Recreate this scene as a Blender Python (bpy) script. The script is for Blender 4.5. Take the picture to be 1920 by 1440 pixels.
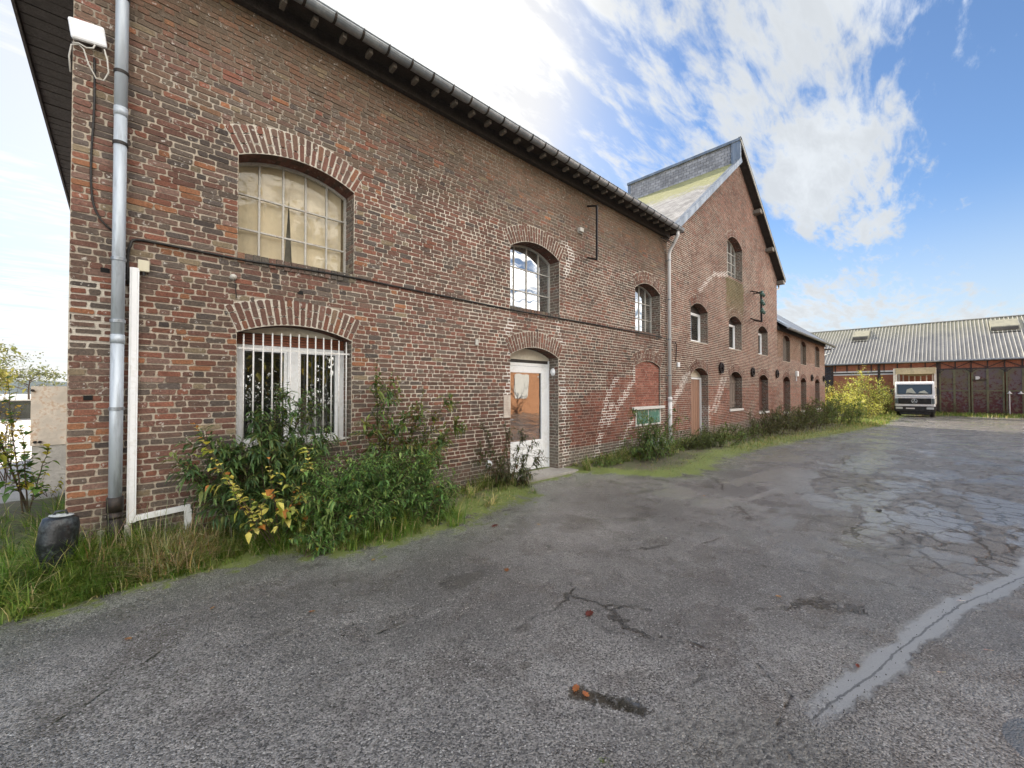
import bpy, bmesh, math, random
from mathutils import Vector, Matrix, noise as mnoise
from mathutils.geometry import tessellate_polygon
R = math.radians
for o in list(bpy.data.objects): bpy.data.objects.remove(o)
scn = bpy.context.scene
COL = scn.collection
rnd = random.Random(7)

# ------------------------------------------------------------------ camera
FPX = 770.0; HCAM = 1.6; D = 5.3           # wall plane is y = D, wall runs along +x
TH = math.atan(808 / FPX); PITCH = math.atan(12 / FPX)
cam = bpy.data.cameras.new('camera'); camo = bpy.data.objects.new('camera', cam); COL.objects.link(camo)
cam.sensor_width = 36; cam.sensor_fit = 'HORIZONTAL'; cam.lens = FPX / 1920 * 36
cam.clip_start = 0.05; cam.clip_end = 3000
camo.location = (0, 0, HCAM)
fw = Vector((math.cos(TH) * math.cos(PITCH), math.sin(TH) * math.cos(PITCH), math.sin(PITCH)))
camo.rotation_euler = fw.to_track_quat('-Z', 'Y').to_euler()
scn.camera = camo
scn.render.resolution_x = 1024; scn.render.resolution_y = 768

# ------------------------------------------------------------------ light
SUN_AZ = Vector((0.27, 0.963)).normalized(); SUN_EL = R(27)
SKY_STRENGTH = 0.12
scn.view_settings.view_transform = 'Standard'; scn.view_settings.look = 'None'
scn.view_settings.gamma = 1; scn.view_settings.exposure = 2.0
sd = Vector((SUN_AZ.x * math.cos(SUN_EL), SUN_AZ.y * math.cos(SUN_EL), math.sin(SUN_EL)))
sl = bpy.data.lights.new('sun', 'SUN'); sl.energy = 3.0; sl.angle = R(0.6); sl.color = (1, 0.9, 0.74)
so = bpy.data.objects.new('sun', sl); COL.objects.link(so)
so.rotation_euler = (-sd).to_track_quat('-Z', 'Y').to_euler(); so.location = sd * 60


class NT:
    """small node helper"""
    def __init__(s, tree): s.t = tree; s.n = tree.nodes; s.l = tree.links
    def add(s, typ, props=None, **ins):
        nd = s.n.new(typ)
        for k, v in (props or {}).items(): setattr(nd, k, v)
        for k, v in ins.items():
            key = int(k[1:]) if k[0] == 'i' and k[1:].isdigit() else k.replace('_', ' ')
            s.set(nd.inputs[key], v)
        return nd
    def set(s, sock, v):
        if hasattr(v, 'is_output'): s.l.new(v, sock)
        elif hasattr(v, 'outputs'): s.l.new(v.outputs[0], sock)
        elif isinstance(v, (tuple, list)) and len(v) == 3 and sock.type == 'RGBA': sock.default_value = (*v, 1)
        else: sock.default_value = v
    def math(s, op, a, b=0.0, c=0.0, clamp=False):
        nd = s.n.new('ShaderNodeMath'); nd.operation = op; nd.use_clamp = clamp
        s.set(nd.inputs[0], a); s.set(nd.inputs[1], b); s.set(nd.inputs[2], c); return nd.outputs[0]
    def vmath(s, op, a, b=(0, 0, 0), sc=None):
        nd = s.n.new('ShaderNodeVectorMath'); nd.operation = op
        s.set(nd.inputs[0], a); s.set(nd.inputs[1], b)
        if sc is not None: s.set(nd.inputs['Scale'], sc)
        return nd.outputs['Value'] if op in ('DOT_PRODUCT', 'LENGTH', 'DISTANCE') else nd.outputs[0]
    def mix(s, f, a, b, blend='MIX'):
        nd = s.n.new('ShaderNodeMix'); nd.data_type = 'RGBA'; nd.blend_type = blend
        s.set(nd.inputs[0], f); s.set(nd.inputs[6], a); s.set(nd.inputs[7], b); return nd.outputs[2]
    def noise(s, scale, detail=4, rough=0.55, vec=None, dist=0.0):
        nd = s.n.new('ShaderNodeTexNoise'); nd.inputs['Scale'].default_value = scale
        nd.inputs['Detail'].default_value = detail; nd.inputs['Roughness'].default_value = rough
        nd.inputs['Distortion'].default_value = dist
        if vec is not None: s.set(nd.inputs['Vector'], vec)
        return nd
    def voro(s, scale, vec=None, feature='F1', rnd_=1.0):
        nd = s.n.new('ShaderNodeTexVoronoi'); nd.feature = feature; nd.inputs['Scale'].default_value = scale
        nd.inputs['Randomness'].default_value = rnd_
        if vec is not None: s.set(nd.inputs['Vector'], vec)
        return nd
    def step(s, v, a, b, lo=0.0, hi=1.0):
        nd = s.n.new('ShaderNodeMapRange'); nd.interpolation_type = 'SMOOTHSTEP'
        s.set(nd.inputs[0], v); s.set(nd.inputs[1], a); s.set(nd.inputs[2], b)
        s.set(nd.inputs[3], lo); s.set(nd.inputs[4], hi); return nd.outputs[0]
    def sep(s, v):
        nd = s.n.new('ShaderNodeSeparateXYZ'); s.set(nd.inputs[0], v); return nd.outputs
    def comb(s, x, y, z):
        nd = s.n.new('ShaderNodeCombineXYZ'); s.set(nd.inputs[0], x); s.set(nd.inputs[1], y); s.set(nd.inputs[2], z); return nd.outputs[0]
    def attr(s, name):
        nd = s.n.new('ShaderNodeAttribute'); nd.attribute_name = name; return nd
    def pos(s): return s.n.new('ShaderNodeNewGeometry').outputs['Position']


def pxray(x, y):
    u = (x - 960) / FPX; v = (720 - y) / FPX
    f = math.cos(PITCH) - v * math.sin(PITCH); z = math.sin(PITCH) + v * math.cos(PITCH)
    return Vector((math.cos(TH) * f + math.sin(TH) * u, math.sin(TH) * f - math.cos(TH) * u, z)).normalized()


# world: Nishita sky with broken cloud; cloud banks lie at fixed compass directions
w = bpy.data.worlds.new('World'); scn.world = w; w.use_nodes = True
w.node_tree.nodes.clear(); N = NT(w.node_tree)
sky = N.add('ShaderNodeTexSky', dict(sky_type='NISHITA', sun_disc=False, sun_elevation=SUN_EL,
            sun_rotation=math.atan2(SUN_AZ.x, SUN_AZ.y), air_density=1.0, dust_density=0.35, ozone_density=2.2))
tc = N.n.new('ShaderNodeTexCoord').outputs['Generated']
dirn = N.vmath('NORMALIZE', tc)
x_, y_, z_ = N.sep(dirn)
zc = N.math('ADD', N.math('MAXIMUM', z_, 0.0), 0.09)
P = N.comb(N.math('DIVIDE', x_, zc), N.math('DIVIDE', y_, zc), 0.0)
# stretch along one wind direction
rot = N.add('ShaderNodeMapping', dict(vector_type='POINT'), Vector=P, Rotation=(0, 0, R(-38)), Scale=(0.62, 2.1, 1))
n1 = N.noise(1.15, 9, 0.6, rot, 0.35).outputs[0]
n2 = N.noise(3.6, 9, 0.62, rot, 0.5).outputs[0]
n3 = N.noise(11.0, 6, 0.6, rot, 0.4).outputs[0]
nn = N.math('ADD', N.math('ADD', N.math('MULTIPLY', n1, 0.66), N.math('MULTIPLY', n2, 0.70)), N.math('MULTIPLY', n3, 0.44)); nn = N.math('SUBTRACT', nn, 0.40)
def lobe(px, py, w0, w1, amp):
    d = pxray(px, py) if not isinstance(px, Vector) else px
    return N.step(N.vmath('DOT_PRODUCT', dirn, tuple(d)), math.cos(R(w0)), math.cos(R(w1)), 0.0, amp)
cov = N.math('ADD', lobe(760, 50, 20, 6, 0.24), lobe(1300, 90, 22, 8, 0.145))
cov = N.math('ADD', cov, lobe(1640, 0, 16, 5, 0.10))
cov = N.math('ADD', cov, lobe(1600, 315, 9, 2, 0.26)); cov = N.math('ADD', cov, lobe(1500, 375, 5, 1, 0.12)); cov = N.math('ADD', cov, lobe(1620, 465, 4, 1, 0.10)); cov = N.math('ADD', cov, lobe(1600, 575, 13, 3, 0.12))
cov = N.math('ADD', cov, lobe(20, 250, 32, 8, 0.05))
cov = N.math('ADD', cov, lobe(Vector((0.0, -0.85, 0.5)).normalized(), 0, 78, 20, 0.17))
cov = N.math('SUBTRACT', cov, lobe(1850, 330, 24, 6, 0.14))
hor = N.step(z_, 0.26, 0.08, 0.0, 0.20)
cov = N.math('ADD', cov, hor)
dens = N.step(N.math('ADD', nn, cov), 0.54, 0.77)
shade = N.step(N.math('ADD', n2, N.math('MULTIPLY', n3, 0.5)), 0.55, 0.95, 1.0, 0.84)
glow = N.math('ADD', lobe(780, 90, 22, 4, 0.55), lobe(sd, 0, 50, 6, 0.9))
cl_b = N.math('MULTIPLY', N.math('ADD', 1.95, N.math('MULTIPLY', glow, 0.9)), shade)
behind = lobe(Vector((0.0, -0.85, 0.5)).normalized(), 0, 80, 30, 1.0)  # added bright cloud behind the camera, out of view, as fill for the shaded front
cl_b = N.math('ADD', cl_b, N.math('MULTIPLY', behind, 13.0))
cloudc = N.mix(glow, (0.93, 0.97, 1.0), (1.0, 0.98, 0.93))
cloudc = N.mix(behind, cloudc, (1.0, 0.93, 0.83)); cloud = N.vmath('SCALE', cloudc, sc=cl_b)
skyc = N.mix(1.0, sky.outputs[0], (0.345, 0.385, 0.435), 'MULTIPLY')
skyc = N.mix(N.step(glow, 0.0, 1.2, 0.0, 0.9), skyc, N.vmath('SCALE', (1.0, 0.98, 0.95), sc=2.1))
skyc = N.mix(N.step(z_, 0.36, 0.0, 0.0, 0.85), skyc, N.vmath('SCALE', (0.86, 0.95, 1.0), sc=1.8))
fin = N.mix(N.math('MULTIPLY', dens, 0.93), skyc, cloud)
fin = N.mix(N.step(z_, 0.0, -0.05), fin, (0.4, 0.4, 0.38))
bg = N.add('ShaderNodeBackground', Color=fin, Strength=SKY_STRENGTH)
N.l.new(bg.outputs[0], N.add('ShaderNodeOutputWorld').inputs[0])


# ------------------------------------------------------------------ materials
def newmat(name):
    m = bpy.data.materials.new(name); m.use_nodes = True; m.node_tree.nodes.clear()
    n = NT(m.node_tree); out = n.add('ShaderNodeOutputMaterial'); return m, n, out

def pbr(n, out, col, rough=0.7, bump=None, dist=0.01, metal=0.0, spec=0.5, strength=1.0, **kw):
    b = n.add('ShaderNodeBsdfPrincipled'); n.set(b.inputs['Base Color'], col); n.set(b.inputs['Roughness'], rough)
    n.set(b.inputs['Metallic'], metal); n.set(b.inputs['Specular IOR Level'], spec)
    for k, v in kw.items(): n.set(b.inputs[k], v)
    if bump is not None:
        bp = n.add('ShaderNodeBump', Height=bump, Distance=dist, Strength=strength)
        n.l.new(bp.outputs[0], b.inputs['Normal'])
    n.l.new(b.outputs[0], out.inputs[0]); return b

_m = {}
def plain(name, col, rough=0.6, metal=0.0, var=0.25, scale=6, dirt=(0.12, 0.10, 0.08), dirtamt=0.25, bump=0.002, streak=False, spec=0.5):
    """painted / metal / wood surface with wear: tone variation, dirt patches, fine bump"""
    if name in _m: return _m[name]
    m, n, out = newmat(name); p = n.pos()
    if streak: p = n.add('ShaderNodeMapping', Vector=p, Scale=(1, 1, 0.12)).outputs[0]
    a = n.noise(scale, 6, 0.6, p).outputs[0]; b = n.noise(scale * 7, 5, 0.65, p).outputs[0]
    c0 = n.mix(n.step(a, 0.3, 0.7), tuple(v * (1 - var) for v in col), tuple(min(1, v * (1 + var * 0.6)) for v in col))
    c1 = n.mix(n.math('MULTIPLY', n.step(n.math('MULTIPLY', a, b), 0.24, 0.36), dirtamt), c0, dirt)
    pbr(n, out, c1, n.step(b, 0.2, 0.8, max(0.05, rough - 0.12), min(1, rough + 0.12)), b, bump, metal, spec)
    _m[name] = m; return m

def brickmat():
    m, n, out = newmat('brick'); p = n.pos(); a = n.attr('col').outputs[0]
    f = n.noise(55, 6, 0.7, p).outputs[0]; g = n.noise(9, 5, 0.6, p).outputs[0]; s = n.noise(22, 5, 0.7, p).outputs[0]
    c = n.mix(1.0, a, n.mix(n.step(f, 0.25, 0.75), (0.56, 0.61, 0.62), (1.27, 1.32, 1.24)), 'MULTIPLY')
    c = n.mix(n.math('MULTIPLY', n.step(g, 0.5, 0.72), 0.35), c, n.mix(1.0, c, (0.5, 0.47, 0.45), 'MULTIPLY'))
    c = n.mix(n.math('MULTIPLY', n.step(s, 0.61, 0.665), 0.7), c, (0.58, 0.55, 0.50))
    hgt = n.math('ADD', n.math('MULTIPLY', f, 0.6), n.math('MULTIPLY', s, 0.8))
    pbr(n, out, c, 0.88, hgt, 0.007, spec=0.25); return m

def mortarmat():
    m, n, out = newmat('mortar'); p = n.pos(); a = n.attr('col').outputs[0]
    f = n.noise(70, 5, 0.7, p).outputs[0]; g = n.noise(5, 5, 0.65, p).outputs[0]
    c = n.mix(1.0, a, n.mix(n.step(f, 0.25, 0.75), (0.72, 0.7, 0.68), (1.15, 1.15, 1.15)), 'MULTIPLY')
    c = n.mix(n.math('MULTIPLY', n.step(g, 0.5, 0.7), 0.4), c, n.mix(1.0, c, (0.5, 0.46, 0.42), 'MULTIPLY'))
    pbr(n, out, c, 0.92, f, 0.006, spec=0.2); return m

def brickshader(name, c1, c2, mort):
    m, n, out = newmat(name); p = n.pos(); x, y, z = n.sep(p)
    v = n.comb(n.math('ADD', x, y), z, 0.0)
    bt = n.add('ShaderNodeTexBrick', dict(offset=0.5), Vector=v, Color1=c1, Color2=c2, Mortar=mort, Scale=1.0,
               Mortar_Size=0.007, Brick_Width=0.19, Row_Height=0.0605, Bias=0.0)
    f = n.noise(30, 5, 0.7, p).outputs[0]; g = n.noise(3, 5, 0.6, p).outputs[0]
    c = n.mix(1.0, bt.outputs[0], n.mix(n.step(f, 0.25, 0.75), (0.65, 0.65, 0.65), (1.2, 1.2, 1.2)), 'MULTIPLY')
    c = n.mix(n.step(g, 0.45, 0.7, 0, 0.5), c, n.mix(1.0, c, (0.5, 0.5, 0.5), 'MULTIPLY'))
    pbr(n, out, c, 0.9, n.math('ADD', n.math('MULTIPLY', bt.outputs[1], -1.0), n.math('MULTIPLY', f, 0.5)), 0.006, spec=0.2)
    return m

def glassmat(name='glass', tint=(0.55, 0.6, 0.6), base=0.22, dirt=0.12, fm=1.3):
    if name in _m: return _m[name]
    m, n, out = newmat(name); p = n.pos()
    g = n.noise(4, 5, 0.6, p).outputs[0]
    bp = n.add('ShaderNodeBump', Height=n.noise(1.6, 2, 0.5, p).outputs[0], Distance=0.012, Strength=0.35)
    tr = n.add('ShaderNodeBsdfTransparent', Color=tint)
    gl = n.add('ShaderNodeBsdfGlossy', Roughness=0.015, Color=(0.95, 0.97, 1.0)); n.l.new(bp.outputs[0], gl.inputs['Normal'])
    fr = n.add('ShaderNodeFresnel', IOR=1.55)
    f = n.math('ADD', base, n.math('MULTIPLY', fr.outputs[0], fm), clamp=True)
    mx = n.add('ShaderNodeMixShader'); n.set(mx.inputs[0], f); n.l.new(tr.outputs[0], mx.inputs[1]); n.l.new(gl.outputs[0], mx.inputs[2])
    df = n.add('ShaderNodeBsdfDiffuse', Color=(0.30, 0.30, 0.28))
    mx2 = n.add('ShaderNodeMixShader'); n.set(mx2.inputs[0], n.step(g, 0.35, 0.8, dirt * 0.3, dirt * 2)); n.l.new(mx.outputs[0], mx2.inputs[1]); n.l.new(df.outputs[0], mx2.inputs[2])
    n.l.new(mx2.outputs[0], out.inputs[0]); _m[name] = m; return m

def leafmat(name='leaf', trans=0.3, rough=0.5):
    if name in _m: return _m[name]
    m, n, out = newmat(name); a = n.attr('col').outputs[0]; p = n.pos()
    f = n.noise(40, 3, 0.6, p).outputs[0]
    c = n.mix(1.0, a, n.mix(f, (0.75, 0.75, 0.75), (1.25, 1.25, 1.25)), 'MULTIPLY')
    b = n.add('ShaderNodeBsdfPrincipled', Base_Color=c, Roughness=rough); n.set(b.inputs['Specular IOR Level'], 0.35)
    t = n.add('ShaderNodeBsdfTranslucent', Color=n.mix(1.0, c, (1.3, 1.4, 0.6), 'MULTIPLY'))
    mx = n.add('ShaderNodeMixShader'); mx.inputs[0].default_value = trans
    n.l.new(b.outputs[0], mx.inputs[1]); n.l.new(t.outputs[0], mx.inputs[2]); n.l.new(mx.outputs[0], out.inputs[0])
    _m[name] = m; return m

BRICK = brickmat(); MORTAR = mortarmat()
BRICKSH = brickshader('brick_plain', (0.20, 0.085, 0.06), (0.11, 0.07, 0.055), (0.34, 0.30, 0.25))
ZINC = plain('zinc', (0.30, 0.33, 0.36), 0.42, 0.55, 0.2, 5, (0.55, 0.56, 0.55), 0.3, 0.001, True)
ZINCP = plain('zinc_pipe', (0.50, 0.56, 0.62), 0.45, 0.15, 0.2, 4, (0.2, 0.22, 0.24), 0.5, 0.001, True)
PAINTP = plain('pipe_paint', (0.74, 0.74, 0.74), 0.5, 0.0, 0.15, 4, (0.3, 0.28, 0.26), 0.4, 0.001, True)
CAST = plain('cast_iron', (0.030, 0.025, 0.022), 0.6, 0.2, 0.35, 12, (0.10, 0.06, 0.04), 0.4, 0.002)
IRON = plain('dark_iron', (0.018, 0.018, 0.020), 0.55, 0.4, 0.3, 20, (0.09, 0.045, 0.03), 0.5, 0.002)
UPVC = plain('white_pvc', (0.86, 0.88, 0.90), 0.35, 0, 0.05, 3, (0.50, 0.48, 0.42), 0.25, 0.0005)
WPAINT = plain('white_paint', (0.68, 0.68, 0.66), 0.5, 0, 0.12, 8, (0.30, 0.22, 0.16), 0.45, 0.001)
STEELW = plain('window_steel', (0.50, 0.49, 0.45), 0.55, 0, 0.25, 15, (0.16, 0.10, 0.07), 0.6, 0.001)
CREAM = plain('cream_panel', (0.66, 0.61, 0.50), 0.6, 0, 0.08, 3, (0.4, 0.34, 0.26), 0.25, 0.0005)
SLATR = plain('brown_shutter', (0.22, 0.07, 0.035), 0.5, 0, 0.2, 9)
EAVEW = plain('eaves_timber', (0.06, 0.052, 0.048), 0.85, 0, 0.4, 9, (0.01, 0.01, 0.01), 0.5, 0.004)
TAILW = plain('rafter_timber', (0.17, 0.15, 0.125), 0.8, 0, 0.3, 14, (0.05, 0.04, 0.04), 0.5, 0.003)
SOFFITL = plain('soffit_board', (0.085, 0.075, 0.075), 0.8, 0, 0.35, 7, (0.02, 0.02, 0.02), 0.5, 0.004)
OLDWOOD = plain('weathered_wood', (0.20, 0.165, 0.14), 0.85, 0, 0.4, 10, (0.06, 0.04, 0.035), 0.6, 0.004, True)
DOORW = plain('door_wood', (0.34, 0.20, 0.14), 0.6, 0, 0.25, 6, (0.1, 0.05, 0.03), 0.4, 0.002, True)
STONE = plain('pale_stone', (0.42, 0.40, 0.36), 0.85, 0, 0.2, 7, (0.14, 0.14, 0.09), 0.5, 0.006)
CONC = plain('old_concrete', (0.36, 0.34, 0.31), 0.9, 0, 0.25, 3, (0.14, 0.13, 0.11), 0.5, 0.01)
BLACKP = plain('black_plastic', (0.012, 0.014, 0.017), 0.36, 0, 0.3, 5, (0.14, 0.17, 0.18), 0.28, 0.004)
BEIGEP = plain('beige_plastic', (0.62, 0.58, 0.44), 0.5, 0, 0.06, 5, (0.3, 0.25, 0.18), 0.3, 0.0005)
CABLEM = plain('black_cable', (0.012, 0.011, 0.011), 0.6, 0, 0.2, 20)
WCABLE = plain('white_cable', (0.55, 0.53, 0.48), 0.6, 0, 0.1, 20)
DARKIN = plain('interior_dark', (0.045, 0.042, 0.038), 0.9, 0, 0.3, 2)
GLASS = glassmat('glass', (0.5, 0.55, 0.52), 0.10, 0.05, 1.0)
GLASSUP = glassmat('glass_old', (0.4, 0.42, 0.42), 0.42, 0.22)
GLASSCL = glassmat('glass_thin', (0.93, 0.93, 0.9), 0.0, 0.05, 0.35)
GLASSDR = glassmat('glass_door', (0.35, 0.33, 0.30), 0.24, 0.02)
LEAF = leafmat(); GRASSM = leafmat('grass_blade', 0.25, 0.6)
STEM = plain('stem_bark', (0.09, 0.06, 0.04), 0.85, 0, 0.3, 30, (0.03, 0.03, 0.02), 0.3, 0.003)


# ------------------------------------------------------------------ mesh builder
class MB:
    def __init__(s): s.v = []; s.f = []; s.c = []; s.mi = []
    def face(s, pts, col=None, mi=0):
        b = len(s.v); s.v.extend(tuple(p) for p in pts); s.f.append(tuple(range(b, b + len(pts))))
        s.c.append(col); s.mi.append(mi)
    def box(s, x0, x1, y0, y1, z0, z1, col=None, mi=0, M=None):
        p = [Vector((x, y, z)) for z in (z0, z1) for y in (y0, y1) for x in (x0, x1)]
        if M is not None: p = [M @ q for q in p]
        b = len(s.v); s.v.extend(tuple(q) for q in p)
        for f in ((0, 2, 3, 1), (4, 5, 7, 6), (0, 1, 5, 4), (2, 6, 7, 3), (0, 4, 6, 2), (1, 3, 7, 5)):
            s.f.append(tuple(b + i for i in f)); s.c.append(col); s.mi.append(mi)
    def bar(s, a, b_, w, h=None, up=(0, 0, 1), col=None, mi=0):
        a = Vector(a); b_ = Vector(b_); h = h or w; d = b_ - a; L = d.length
        if L < 1e-6: return
        d.normalize(); up = Vector(up)
        if abs(d.dot(up)) > 0.98: up = Vector((1, 0, 0))
        sx = d.cross(up).normalized(); sy = sx.cross(d)
        M = Matrix((( d.x, sx.x, sy.x, a.x), (d.y, sx.y, sy.y, a.y), (d.z, sx.z, sy.z, a.z), (0, 0, 0, 1)))
        s.box(0, L, -w / 2, w / 2, -h / 2, h / 2, col, mi, M)
    def tube(s, pts, r, n=8, col=None, mi=0, cap=True):
        pts = [Vector(p) for p in pts]; rs = r if isinstance(r, (list, tuple)) else [r] * len(pts)
        base = len(s.v); prev = None
        for i, p in enumerate(pts):
            d = (pts[min(i + 1, len(pts) - 1)] - pts[max(i - 1, 0)]).normalized()
            if prev is None:
                a = Vector((0, 0, 1)) if abs(d.z) < 0.9 else Vector((1, 0, 0)); sx = d.cross(a).normalized()
            else: sx = (prev - d * prev.dot(d)).normalized()
            prev = sx; sy = d.cross(sx)
            for k in range(n):
                t = 2 * math.pi * k / n; q = p + (sx * math.cos(t) + sy * math.sin(t)) * rs[i]; s.v.append(tuple(q))
        for i in range(len(pts) - 1):
            for k in range(n):
                a = base + i * n + k; b2 = base + i * n + (k + 1) % n
                s.f.append((a, b2, b2 + n, a + n)); s.c.append(col); s.mi.append(mi)
        if cap:
            s.f.append(tuple(base + k for k in reversed(range(n)))); s.c.append(col); s.mi.append(mi)
            e = base + (len(pts) - 1) * n
            s.f.append(tuple(e + k for k in range(n))); s.c.append(col); s.mi.append(mi)
    def lathe(s, prof, n=20, M=None, col=None, mi=0):
        base = len(s.v)
        for r, z in prof:
            for k in range(n):
                t = 2 * math.pi * k / n; q = Vector((r * math.cos(t), r * math.sin(t), z)); s.v.append(tuple(M @ q if M else q))
        for i in range(len(prof) - 1):
            for k in range(n):
                a = base + i * n + k; b2 = base + i * n + (k + 1) % n
                s.f.append((a, b2, b2 + n, a + n)); s.c.append(col); s.mi.append(mi)
    def prism(s, poly, y0, y1, col=None, mi=0):
        """poly = list of (x,z) counter-clockwise; extruded along y"""
        n = len(poly); b = len(s.v)
        for y in (y0, y1):
            for x, z in poly: s.v.append((x, y, z))
        s.f.append(tuple(b + i for i in range(n))); s.f.append(tuple(b + n + i for i in reversed(range(n))))
        for i in range(n): s.f.append((b + i, b + n + i, b + n + (i + 1) % n, b + (i + 1) % n))
        s.c += [col] * (n + 2); s.mi += [mi] * (n + 2)
    def build(s, name, mats, parent=None, smooth=False, bevel=0):
        me = bpy.data.meshes.new(name); me.from_pydata(s.v, [], s.f)
        if not isinstance(mats, (list, tuple)): mats = [mats]
        for m in mats: me.materials.append(m)
        if len(mats) > 1: me.polygons.foreach_set('material_index', s.mi)
        if any(c is not None for c in s.c):
            at = me.attributes.new('col', 'FLOAT_COLOR', 'FACE'); buf = []
            for c in s.c: buf.extend((*(c or (0.3, 0.3, 0.3)), 1.0))
            at.data.foreach_set('color', buf)
        if smooth: me.polygons.foreach_set('use_smooth', [True] * len(me.polygons))
        me.update()
        o = bpy.data.objects.new(name, me); COL.objects.link(o)
        if parent: o.parent = parent
        if bevel:
            b = o.modifiers.new('bevel', 'BEVEL'); b.width = bevel; b.segments = 2; b.limit_method = 'ANGLE'
        return o

def tag(o, label=None, cat=None, group=None, kind=None):
    if label: o['label'] = label
    if cat: o['category'] = cat
    if group: o['group'] = group
    if kind: o['kind'] = kind
    return o
def thing(name, label, cat, loc=(0, 0, 0), group=None, kind=None):
    o = bpy.data.objects.new(name, None); COL.objects.link(o); o.location = loc; o.empty_display_size = 0.2
    return tag(o, label, cat, group, kind)
def part(name, parent):
    """a part that only gathers sub-parts"""
    o = bpy.data.objects.new(name, None); COL.objects.link(o); o.parent = parent; o.empty_display_size = 0.1; return o
def local(o, *ch):
    """children were modelled in world coordinates; keep them there under a parent that has a location"""
    for c in ch: c.matrix_parent_inverse = Matrix.Translation(o.location).inverted()
def vn(x, y, z=0.0): return mnoise.noise(Vector((x, y, z)))
def lerp(a, b, t): return a + (b - a) * t
def mixc(a, b, t): return tuple(lerp(x, y, t) for x, y in zip(a, b))
def gz(x, y):
    """ground height: level by the camera, the yard falls gently towards the barn"""
    t = min(1, max(0, (x - 9) / 27)); t = t * t * (3 - 2 * t)
    z = -0.46 * t
    if x > 44: z += 0.10 * min(1, (x - 44) / 6)
    if y > 6 and x < 0: z -= 0.0
    return z + 0.012 * vn(x * 0.8, y * 0.8) + 0.006 * vn(x * 2.7, y * 2.7, 3)


# ------------------------------------------------------------------ brickwork (real bricks on a mortar bed)
CH = 0.0605
class Opening:
    def __init__(s, x0, x1, sill, spring, rise, ring=0.30, sillrow=True, blank=False, depth=0.27):
        s.x0, s.x1, s.sill, s.spring, s.rise, s.ring, s.sillrow, s.blank, s.depth = x0, x1, sill, spring, rise, ring, sillrow, blank, depth
        wd = x1 - x0; s.w = wd; s.xc = (x0 + x1) / 2
        s.R = (wd * wd / 4 + rise * rise) / (2 * rise); s.zc = spring + rise - s.R; s.a = math.asin(min(1, wd / 2 / s.R))
    def top(s, x):
        return s.zc + math.sqrt(max(0, s.R ** 2 - (x - s.xc) ** 2))
    def outline(s, e=0.0, n=14):
        """counter-clockwise from bottom left, e = inset"""
        p = [(s.x0 + e, s.sill + e), (s.x1 - e, s.sill + e)]
        r = s.R - e; a = math.asin(min(1, (s.w / 2 - e) / r))
        for i in range(n + 1):
            t = a - 2 * a * i / n; p.append((s.xc + r * math.sin(t), s.zc + r * math.cos(t)))
        return p
    def blocked(s, z):
        if z < s.sill - (0.105 if s.sillrow else 0): return None
        if z < s.spring: return (s.x0 - (0.0 if z > s.sill else 0.02), s.x1 + (0.0 if z > s.sill else 0.02))
        Ro = s.R + s.ring
        if z >= s.zc + Ro: return None
        h = min(math.sqrt(Ro ** 2 - (z - s.zc) ** 2), (z - s.zc) * math.tan(s.a))
        if h < 0.02: return None
        return (s.xc - h, s.xc + h)

def brick(mb, mapf, l, h, cx, cz, proud, col, fancy, r, mc=None, ml=0.0055):
    """one brick at (cx,cz) of size l x h in the wall's own plane; mapf(u, v, n) gives the 3-D point"""
    if mc is not None:
        e = ml; mb.face([mapf(cx - l / 2 - e, cz - h / 2 - e, 0), mapf(cx + l / 2 + e, cz - h / 2 - e, 0),
                         mapf(cx + l / 2 + e, cz + h / 2 + e, 0), mapf(cx - l / 2 - e, cz + h / 2 + e, 0)], mc, 1)
    a, b = l / 2, h / 2; p = proud * (0.5 + r.random()) * (1.6 if fancy and cx < 4 else 1)
    if fancy:
        c = min(0.35 * b, 0.011); j = 0.0046
        pts = []
        for (x, z) in ((-a + c, -b), (a - c, -b), (a, -b + c), (a, b - c), (a - c, b), (-a + c, b), (-a, b - c), (-a, -b + c)):
            pts.append((cx + x + r.uniform(-j, j), cz + z + r.uniform(-j, j) * 0.8))
        t1, t2 = r.uniform(-.02, .02), r.uniform(-.035, .035)
        bs = len(mb.v); n = 8
        for x, z in pts: mb.v.append(mapf(x, z, p + (x - cx) * t1 + (z - cz) * t2))
        for x, z in pts: mb.v.append(mapf(x, z, -0.003))
    else:
        bs = len(mb.v); n = 4
        for x, z in ((-a, -b), (a, -b), (a, b), (-a, b)): mb.v.append(mapf(cx + x, cz + z, p))
        for x, z in ((-a, -b), (a, -b), (a, b), (-a, b)): mb.v.append(mapf(cx + x, cz + z, -0.003))
    mb.f.append(tuple(bs + i for i in range(n))); mb.c.append(col); mb.mi.append(0)
    for i in range(n):
        k = (i + 1) % n; mb.f.append((bs + i, bs + n + i, bs + n + k, bs + k)); mb.c.append(col); mb.mi.append(0)

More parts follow.
